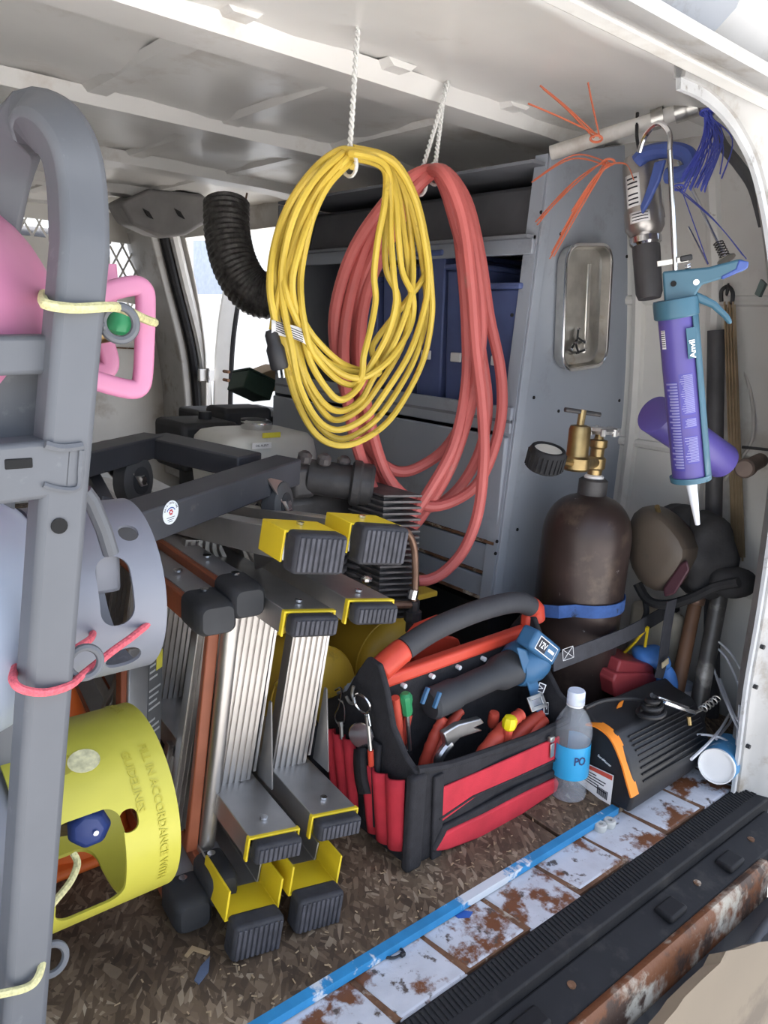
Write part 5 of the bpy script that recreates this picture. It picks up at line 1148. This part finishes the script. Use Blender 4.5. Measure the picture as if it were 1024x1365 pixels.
text('SureMaster', .0062, at(806,1014,x=kx-.0045), nz(at(817,1024,x=kx)-at(795,1005,x=kx)), V(0,0,1), M['white'], ks, bold=.0001)
# cable and spark striker on the case
cc_ = at(868,958,y=.625)
cbl = thing('black_cable', cc_, 'coil of thin ribbed black cable lying on the tool case', 'cable')
MB().tube([cc_+V((.030-.0006*k)*math.cos(k*.45), (.024-.0004*k)*math.sin(k*.45), .006+.0008*k) for k in range(48)], .0045, 8).build('coil', M['black'], cbl)
MB().tube(cr([at(780,944,y=.66), at(805,934,y=.66), at(840,931,y=.655), at(868,936,y=.64), at(884,944,y=.62)], 6), .0035, 8).build('cable_end', M['black'], cbl)
sk = thing('spark_striker', at(905,950,y=.59), 'chrome spark striker with spring arm on top of the case', 'spark striker')
a, b = at(886,936,y=.60), at(926,950,y=.59)
MB().bar(a, b, .008, .008).build('arm', M['chrome'], sk, bev=.002); MB().bar(a+V(0,.012,.004), b+V(0,.012,.004), .006, .005).build('arm', M['chrome'], sk, bev=.002)
MB().cyl(b+V(-.02,0,-.002), b+V(-.02,-.004,-.016), .004, 8).build('thumb_screw', M['brass'], sk)
q0, q1 = at(936,946,y=.59), at(958,930,y=.59); dd_ = q1-q0; fu, fv, fw_ = frame(dd_)
MB().tube([q0+dd_*t+.0065*(math.cos(t*31)*fu+math.sin(t*31)*fv) for t in np.linspace(0, 1, 60)], .0014, 6).build('spring', M['zinc'], sk)
MB().bar(b, q0, .004, .003).build('link', M['zinc'], sk)
MB().tube(cr([at(820,952,y=.672), at(826,944,y=.672), at(833,932,y=.675)], 3), .002, 6).build('tab', M['strap_or'], sk) if False else None
og = [at(px, py, y=.676) for px, py in ((818,954),(826,952),(832,933),(826,938))]
MB().loft([og, [p+V(0,.002,0) for p in og]]).build('orange_scrap', M['strap_or'], label='small triangular orange scrap behind the orange strap', cat='scrap')

# ------------------------------------------------------------------ water bottle
M['clear'] = mat('clear_plastic', (.62,.66,.72), .12, var=0, alpha=.24, spec=.8)
wb = thing('water_bottle', at(757,1058,z=0), 'clear plastic water bottle with bright blue label leaning on the bag', 'water bottle')
w0 = at(757,1058,z=0.001); w1 = at(769,920,y=w0[1]+.004); wa = nz(w1-w0); WLn = np.linalg.norm(w1-w0); k_ = WLn/.215
prof = [(.0,.004),(.020,.0),(.030,.003),(.031,.012),(.029,.02),(.031,.028),(.031,.05),(.0305,.115),(.032,.122),(.0325,.135),(.030,.150),(.022,.168),(.0135,.182),(.0125,.196)]
MB().lathe([(r, z*k_) for r, z in prof], w0, wa, 32, cap=False).build('bottle_body', M['clear'], wb, ang=1)
M['bottle_label'] = mat('bottle_label', (.03,.33,.62), .4, var=.04)
lbw = MB().lathe([(.0316,.048*k_),(.0318,.05*k_),(.0314,.112*k_),(.0312,.114*k_)], w0, wa, 40, cap=False).build('label', M['bottle_label'], wb)
MB().lathe([(.0,.215*k_),(.0135,.215*k_),(.0148,.212*k_),(.0152,.192*k_),(.0146,.190*k_)], w0, wa, 24).build('cap', mat('cap_white', (.68,.72,.82), .4), wb)
MB().lathe([(.0150,.1895*k_),(.0150,.186*k_),(.0145,.186*k_)], w0, wa, 24).build('cap_ring', M['white'], wb)
bq = nz((CAMPOS-w0)-wa*((CAMPOS-w0)@wa)); br_ = np.cross(wa, bq)
for s_, ang_ in (('P', .30), ('O', .62), ('L', -.95)):
    n_ = math.cos(ang_)*bq+math.sin(ang_)*br_; t_ = nz(np.cross(wa, n_)); text(s_, .021, w0+wa*.088*k_+n_*.0318, t_, wa, mat('navy_ink', (.02,.03,.12), .5), lbw, bold=.0004, sx=.8)

# ------------------------------------------------------------------ paper cup, foam rings
M['cup_blue'] = mat('cup_blue', (.06,.22,.42), .6, var=.1, scale=20, spot=((.45,.55,.62), 30, .56, .66))
pc = thing('paper_cup', at(958,1045,z=0), 'blue and white paper cup lying on its side near the pillar', 'paper cup')
c0 = at(955,1022,y=.545); c1 = at(992,984,y=.585); cax = nz(c1-c0)
MB().lathe([(.030,0),(.0315,.002),(.0375,.085),(.0385,.086),(.037,.088),(.036,.084),(.030,.004)], c0, cax, 32, cap=False).build('cup_wall', M['cup_blue'], pc)
MB().lathe([(.0,.006),(.0298,.006),(.0300,.0),(.0318,.0),(.0318,.010)], c0, cax, 32, cap=False).build('cup_bottom', M['white'], pc)
for k, (px, py) in enumerate(((800,1106), (812,1101))):
    q = at(px, py, z=-.013); MB().lathe([(.004,0),(.0095,0),(.0105,.003),(.0105,.010),(.009,.012),(.004,.012),(.0035,.006)], q, (0,0,1), 20).build('foam_ring', mat('foam_white', (.50,.50,.47), .7), label=('white foam ring on the sill nearest the blue tape', 'white foam ring on the sill just right of its twin')[k], cat='foam ring', group='foam rings on the sill')

# ------------------------------------------------------------------ red box, blue gloves, yellow strap behind the case
M['dull_red'] = mat('dull_red', (.26,.035,.04), .5, var=.12)
rb = thing('red_toolbox', at(850,930,y=.74), 'small dull red metal box behind the tool case', 'box')
P = [at(px, py, y=.72) for px, py in ((820,930),(874,930),(876,905),(873,898),(822,898),(818,908))]
MB().loft([P, [p+V(.01,.10,0) for p in P]]).build('box_body', M['dull_red'], rb, bev=.004)
P = [at(px, py, y=.728) for px, py in ((822,898),(873,900),(872,886),(828,880))]
MB().loft([P, [p+V(.01,.09,0) for p in P]]).build('box_lid', M['dull_red'], rb, bev=.004)
sup = P[0]*V(1,1,0); lowz = min(p[2] for p in [at(820,930,y=.72)])
MB().box(V(at(848,930,y=.77)[0],.77,lowz/2), (.09,.08,max(.005, lowz-.002))).build('crate', mat('dark_crate', (.03,.03,.032), .7), label='low dark crate under the small red box', cat='crate', bev=.004)
M['nitrile'] = mat('blue_nitrile', (.07,.22,.58), .5, var=.12, scale=30)
def blob(px, py, x, r, seed, name, m, label, cat, amp=.22):
    c = at(px, py, x=x); mb = MB().ball(c, r, 26, 18); v = np.array(mb.v); d = v-c; q = np.random.default_rng(seed)
    k = np.ones(len(v))
    for _ in range(7):
        w = q.normal(size=3)*75; k += amp/3*np.sin(d@w+q.uniform(0, 6))
    mb.v = [tuple(p) for p in c+d*k[:,None]]; return mb.build(name, m, label=label, cat=cat, ang=1.2)
blob(868, 876, 1.36, (.028,.035,.020), 4, 'rubber_glove', M['nitrile'], 'crumpled blue rubber glove lying on the red box', 'glove')
blob(886, 910, 1.37, (.016,.022,.034), 8, 'rubber_glove', M['nitrile'], 'blue rubber glove hanging down beside the red box', 'glove')
ys = thing('yellow_strap', at(830,875,x=1.33), 'thin yellow plastic strip above the blue glove', 'strap')
MB().tube(cr([at(px, py, x=1.335) for px, py in ((828,874),(845,858),(858,842),(864,836))], 4), .003, 6).build('strip', M['yellow_plastic'], ys); MB().tube([at(864,836,x=1.335), at(860,862,x=1.34)], .003, 6).build('strip', M['yellow_plastic'], ys)
MB().box(at(872,850,x=1.47), (.03,.12,.14)).build('cream_bag', mat('cream_paper', (.38,.34,.27), .8), label='cream paper bag standing against the wall behind the straps', cat='paper bag', bev=.012)
# white cylinder & loose white wires at the right
wt = thing('white_canister', at(915,925,x=1.45), 'small white canister between the leaning handle and pipe', 'canister')
p = at(914,905,x=1.46); MB().lathe([(.02,0),(.021,.004),(.021,.06),(.016,.066),(.016,.072)], V(p[0],p[1],0.0)+V(0,0,0), (0,0,1), 20).build('body', M['white'], wt); MB().lathe([(.0165,.072),(.0165,.085),(.0,.086)], V(p[0],p[1],0), (0,0,1), 20).build('lid', M['tank_blue'], wt)
M['wire_white'] = mat('white_wire', (.52,.54,.58), .5)
ww = thing('wire_bundle', at(960,960,z=0), 'tangle of thin white wires hanging along the right wall', 'wires')
for pts in (((952,850),(975,872),(990,900),(996,940)), ((955,862),(970,880),(985,915),(992,955)), ((948,880),(965,930),(985,965),(1000,985)), ((955,900),(972,945),(990,985)), ((960,905),(980,955),(996,970)), ((986,940),(982,990),(978,1015),(975,1035))):
    MB().tube(cr([at(px, py, x=1.45-.02*(k % 2)) if px < 970 or py < 940 else at(px, py, x=1.34) for k, (px, py) in enumerate(pts)], 5), .0022, 6).build('wire', M['wire_white'], ww)
ct2 = thing('cable_tie', at(960,985,y=.57), 'thick white cable tie bent across the paper cup', 'cable tie')
MB().tube(cr([at(px, py, y=y) for px, py, y in ((922,1012,.53),(945,990,.56),(962,970,.58),(973,952,.60),(974,962,.60),(955,985,.57))], 5), .0028, 6).build('tie', M['wire_white'], ct2)
MB().tube(cr([at(px, py, y=y) for px, py, y in ((928,979,.60),(945,980,.58),(965,985,.56),(990,1002,.55))], 5), .0022, 6).build('tie', M['wire_white'], ct2)

# ------------------------------------------------------------------ hanging things at the upper right
# silver and black heat tool
ht = thing('torch_tool', at(862,400,x=1.28), 'silver and black hand tool with warning label hanging by the cabinet panel', 'hand tool')
a, b = at(853,205,x=1.24), at(866,398,x=1.24); hd0 = nz(b-a); HLn = np.linalg.norm(b-a)
MB().lathe([(.012,0),(.026,.006),(.030,.02),(.031,.09),(.033,.10),(.033,.125),(.028,.135),(.022,.14)], a, b-a, 28).build('silver_body', M['tread'], ht, ang=.5)
MB().lathe([(.023,.138),(.027,.142),(.027,.152),(.023,.156)], a, b-a, 20).build('clamp_ring', M['chrome'], ht)
MB().lathe([(.022,.150),(.0235,.16),(.0225,HLn-.01),(.019,HLn)], a, b-a, 24).build('handle', M['pipe_blk'], ht)
hq = nz((CAMPOS-a)-hd0*((CAMPOS-a)@hd0)); hr2 = np.cross(hd0, hq)
def hpatch(l0, l1, t0, t1, m, nm, R=.0318, par=None):
    g = [[a+hd0*l+R*(math.cos(t)*hq+math.sin(t)*hr2) for t in np.linspace(t0, t1, 6)] for l in (l0, l1)]; return MB().sheet(g).build(nm, m, par or ht, solid=.0006)
lw = hpatch(.040,.094,.10,.95,M['white'],'warning_label')
for k in range(6): hpatch(.046+.0075*k+.004*(k > 2),.0485+.0075*k+.004*(k > 2),.22,.80,M['ink'],'print_line',.0323,lw)
lw2 = hpatch(.104,.122,-.3,.75,M['white'],'maker_label',.0335)
for k in range(3): hpatch(.107+.005*k,.1085+.005*k,-.2,.6,M['ink'],'print_line',.034,lw2)
MB().tube(cr([a+V(0,0,.0), a+V(.0,.01,.03), rl0+(rl1-rl0)*.56+V(0,0,.02)], 5), .003, 8).build('hang_loop', M['black'], ht)
# blue clamp handle
M['clamp_blue'] = mat('clamp_blue', (.06,.10,.32), .5, var=.1)
bc = thing('blue_clamp', at(900,235,x=1.24), 'blue plastic clamp hooked over the rail beside the silver tool', 'clamp')
MB().tube(cr([at(px, py, x=1.215) for px, py in ((850,215),(862,205),(890,200),(915,205),(922,222),(908,232),(890,234))], 6), .013, 10).build('clamp_body', M['clamp_blue'], bc)
bl_ = [at(px, py, x=1.20) for px, py in ((886,212),(878,240),(864,270),(855,285),(853,275),(864,246),(872,216))]
MB().loft([bl_, [p+V(.008,0,0) for p in bl_]]).build('clamp_jaw', M['clamp_blue'], bc, bev=.002)
# cable ties: orange and blue bundles
M['tie_or'] = mat('orange_ties', (.62,.17,.09), .55, var=.1); M['tie_bl'] = mat('blue_ties', (.09,.12,.55), .5, var=.12)
def tiebundle(label, loc, root, ends, m, bulge, w=.0026):
    t = thing('cable_tie_bundle', loc, label, 'cable ties')
    for i, e in enumerate(ends):
        mid = (root*.45+e*.55)+bulge*(1+.5*math.sin(i*2.7)); r0 = root+V(rng.uniform(-.006,.006), rng.uniform(-.006,.006), rng.uniform(-.006,.006))
        MB().tube(cr([r0, mid, e], 6), 1, prof=[(-w/2,-.0006),(w/2,-.0006),(w/2,.0006),(-w/2,.0006)], up=(0,1,.2)).build('cable_tie', m, t)
    MB().torus(root, V(.3,.2,1), .009, .002, 16, 6).build('binder', m, t)
xo = 1.17
root = at(812,216,x=xo)
ends = [at(px, py, x=xo-.02) for px, py in ((714,296),(716,300),(720,292),(735,338),(738,342),(733,345),(741,330),(709,243),(712,240),(762,282),(748,312),(845,240))]
tiebundle('fan of orange cable ties spread in front of the cabinet panel', root, root, ends, M['tie_or'], V(0,-.01,.022))
root2 = at(795,185,x=1.10); ends = [at(px, py, x=1.04) for px, py in ((704,138),(720,114),(724,118),(784,110))]
tiebundle('few orange cable ties pointing up towards the roof', root2, root2, ends, M['tie_or'], V(0,0,.004))
root3 = at(942,150,x=1.22); ends = []
for k in range(26):
    ends.append(at(918+16*math.sin(k*2.4)+6, 222+34*abs(math.sin(k*1.3)), x=1.17-.03*math.sin(k)))
ends += [at(962,238,x=1.2), at(960,232,x=1.2), at(945,240,x=1.2)]
tiebundle('thick bundle of blue cable ties hanging from the rail end', root3, root3, ends, M['tie_bl'], V(.012,-.012,.01))
root4 = at(905,250,x=1.3); ends = [at(995,345,x=1.24), at(990,340,x=1.26), at(944,352,x=1.27)]
tiebundle('three long blue cable ties trailing behind the caulking gun', root4, root4, ends, M['tie_bl'], V(.0,.0,.006))
# rods behind the gun
rd = thing('threaded_rod', at(970,345,x=1.40), 'thin steel rod with spring and washer hanging behind the caulking gun', 'steel rod')
a5, b5 = at(905,215,x=1.36), at(968,345,x=1.36); MB().cyl(a5, b5, .0034, 8).build('rod', M['chrome'], rd)
fu, fv, fw_ = frame(b5-a5); MB().tube([b5+(a5-b5)*(.02+.15*t)+.008*(math.cos(t*38)*fu+math.sin(t*38)*fv) for t in np.linspace(0, 1, 70)], .0011, 5).build('spring', M['dark_iron'], rd)
MB().lathe([(.002,0),(.016,0),(.016,.002),(.002,.002)], b5, b5-a5, 18).build('washer', M['zinc'], rd)
for k, (p, q, lab) in enumerate((((879,225),(886,290),'short thin wire rod left of the caulking gun rod'), ((918,302),(944,352),'short thin wire rod right of the caulking gun rod'))):
    MB().cyl(at(*p,x=1.33), at(*q,x=1.33), .0018, 6).build('wire_rod', M['chrome'], label=lab, cat='wire rod', group='wire rods by the rail')
# black cable along the upper wall corner, clip
MB().tube(cr([at(px, py, x=1.38) for px, py in ((948,150),(962,190),(985,220),(1004,250),(1018,300))], 6), .009, 8).build('wiring_loom', mat('loom_grey', (.10,.10,.105), .7), label='dark wiring loom running down the wall behind the pillar', cat='wiring loom')
tc2 = [at(px, py, x=1.40) for px, py in ((1014,372),(1020,378),(1012,396),(1006,392))]; MB().loft([tc2, [p+V(.01,0,0) for p in tc2]]).build('wall_clip', mat('green_grey', (.12,.17,.16), .6), label='small grey green clip on the wall near the pillar', cat='clip')
MB().tube(cr([at(px, py, x=1.545) for px, py in ((975,440),(1000,520),(1004,580),(985,615),(965,640))], 6), .004, 8).build('wall_cable', mat('pale_cable', (.48,.46,.43), .6), label='pale cable curving down the side wall by the rods', cat='cable')

# ------------------------------------------------------------------ flexible duct, overhead box and clutter by the side door
M['duct'] = mat('duct_foil', (.13,.125,.12), .42, .5, var=.5, scale=60, bump=.7, bscale=140)
M['duct'].node_tree.nodes['Principled BSDF'].inputs['Base Color']
dk = thing('flexible_duct', at(330,415,y=2.05), 'dark flexible duct bending below the roof in the side doorway', 'duct')
dp_ = cr([at(px, py, y=y) for px, py, y in ((302,270,2.16),(303,310,2.13),(312,350,2.09),(330,382,2.05),(352,394,2.02),(376,388,2.0))], 12)
MB().tube(dp_, [.064+.004*(k % 2) for k in range(len(dp_))], 22).build('duct_hose', M['duct'], dk, ang=.3)
ov = thing('overhead_box', at(225,270,y=2.5), 'dark overhead trim box under the roof beside the side door', 'overhead box')
P = [at(px, py, y=2.5) for px, py in ((160,272),(176,300),(215,318),(248,314),(278,296),(282,272),(270,258),(200,252))]
M['trim_grey'] = mat('trim_grey', (.26,.25,.25), .6)
MB().loft([P, [p+V(.06,.28,.03) for p in P]]).build('box_shell', M['trim_grey'], ov, bev=.012, seg=3)
for px in (190, 232):
    q = [at(px+dx, 278+dy, y=2.498) for dx, dy in ((0,0),(8,4),(14,14),(6,10))]; MB().loft([q, [p+V(0,-.004,0) for p in q]]).build('vent_slot', M['black'], ov)
lh = [at(px, py, y=2.3) for px, py in ((322,294),(330,196))]
MB().cyl(lh[0], V(lh[1][0], lh[1][1], ROOF-.01), .003, 6).build('hanging_wire', M['rust_brown'], label='thin brown wire hanging from the roof above the duct', cat='wire')
gb_ = thing('green_box', at(335,520,x=1.30), 'dark green box tipped up at the far end of the cabinet', 'box')
c = at(335,515,y=2.15); u_ = nz(V(.8,-.1,-.35)); w_ = nz(V(.35,.1,.8)); 
MB().box(c, (.10,.12,.06), u_, np.cross(w_, u_), w_).build('box_body', mat('dark_green', (.035,.07,.05), .6), gb_, bev=.004); MB().box(c+w_*.033, (.104,.124,.008), u_, np.cross(w_, u_), w_).build('box_lid', mat('dark_green2', (.03,.06,.045), .6), gb_, bev=.002)
c = at(352,506,y=2.22); MB().box(c, (.10,.10,.07), nz(V(.9,0,.3)), V(0,1,0), nz(V(-.3,0,.9))).build('cardboard_box', mat('cardboard_tan', (.42,.31,.19), .8), label='tan cardboard box behind the dark green box', cat='box', bev=.003)
bs_ = at(330,552,y=2.1); MB().box(V(bs_[0]+.02,2.15,bs_[2]/2), (.30,.34,bs_[2]+.01)).build('black_crate', M['boot'], label='black crate standing by the side door below the green box', cat='crate', bev=.012)

# ------------------------------------------------------------------ debris on the floor and sill
def chip(pts, z, m, name, label, cat, th=.001):
    P = [at(px, py, z=z) for px, py in pts]; return MB().loft([P, [p+V(0,0,th) for p in P]]).build(name, m, label=label, cat=cat)
chip([(259,1308),(267,1290),(280,1276),(278,1296),(265,1313)], .0005, mat('blue_grey_plastic', (.10,.13,.20), .5), 'plastic_shard', 'blue grey plastic shard on the board floor near the ladder boots', 'shard', .002)
chip([(246,1275),(256,1262),(280,1270),(276,1274),(258,1268),(250,1277)], .0005, mat('pale_wood', (.42,.30,.17), .8), 'wood_splinter', 'pale wood splinter beside the black ladder boot', 'splinter', .002)
chip([(604,1220),(617,1214),(631,1216),(626,1224),(611,1225)], -.0138, mat('blue_scrap', (.03,.10,.38), .5), 'tape_scrap', 'scrap of dark blue tape on the rusty sill', 'tape scrap')
zt = thing('black_zip_tie', at(525,1272,z=-.012), 'black cable tie loop lying at the sill edge', 'cable tie')
MB().tube(cr([at(px, py, z=-.010) for px, py in ((508,1272),(520,1277),(532,1274),(538,1268),(530,1263))], 5), .0018, 6).build('loop', M['black'], zt); MB().box(at(537,1272,z=-.009), (.007,.005,.006)).build('tie_head', M['black'], zt, bev=.001)
mb = MB(); r = np.random.default_rng(11)
for k in range(170):
    x, y = r.uniform(.05, 1.05), YB+.016+abs(r.normal())*.06; a = r.uniform(0, 6.28); l, w = r.uniform(.002,.009), r.uniform(.0008,.0022); u = V(math.cos(a), math.sin(a), r.uniform(-.2,.2)); mb.box(V(x, y, .0018), (l, w, .0008), nz(u), nz(np.cross(V(0,0,1), u)), V(0,0,1))
mb.build('wood_shavings', mat('shaving', (.38,.28,.17), .8, var=.3), label='scattered pale wood shavings along the board edge', cat='shavings', kind='stuff')

# ------------------------------------------------------------------ outside the sill: black tarp and cardboard
M['tarp'] = mat('black_tarp', (.022,.025,.032), .4, var=.3, scale=10)
g = []
for i, t in enumerate(np.linspace(0, 1, 16)):
    row = []
    for k, s in enumerate(np.linspace(0, 1, 24)):
        x = .55+1.05*s; y = .372-.20*t+.01*math.sin(s*11+t*3); z = -.075-.02*t-.10*t*t+.012*math.sin(s*19+t*6)+.008*math.sin(s*37-t*9)
        row.append(V(x, y, z))
    g.append(row)
MB().sheet(g).build('black_tarp', M['tarp'], label='crumpled black plastic tarp draped outside the rear sill', cat='tarp', solid=.002)
P = [at(px, py, y=.20) for px, py in ((872,1400),(884,1366),(902,1345),(912,1330),(936,1306),(960,1284),(968,1268),(990,1264),(1012,1256),(1060,1250),(1060,1400))]
MB().loft([P, [p+V(.0,.012,-.012) for p in P]]).build('cardboard_sheet', mat('cardboard', (.15,.12,.085), .8, var=.08, scale=6, spot=((.09,.07,.05), 9, .55, .66)), label='tan cardboard piece lying outside by the bumper corner', cat='cardboard')
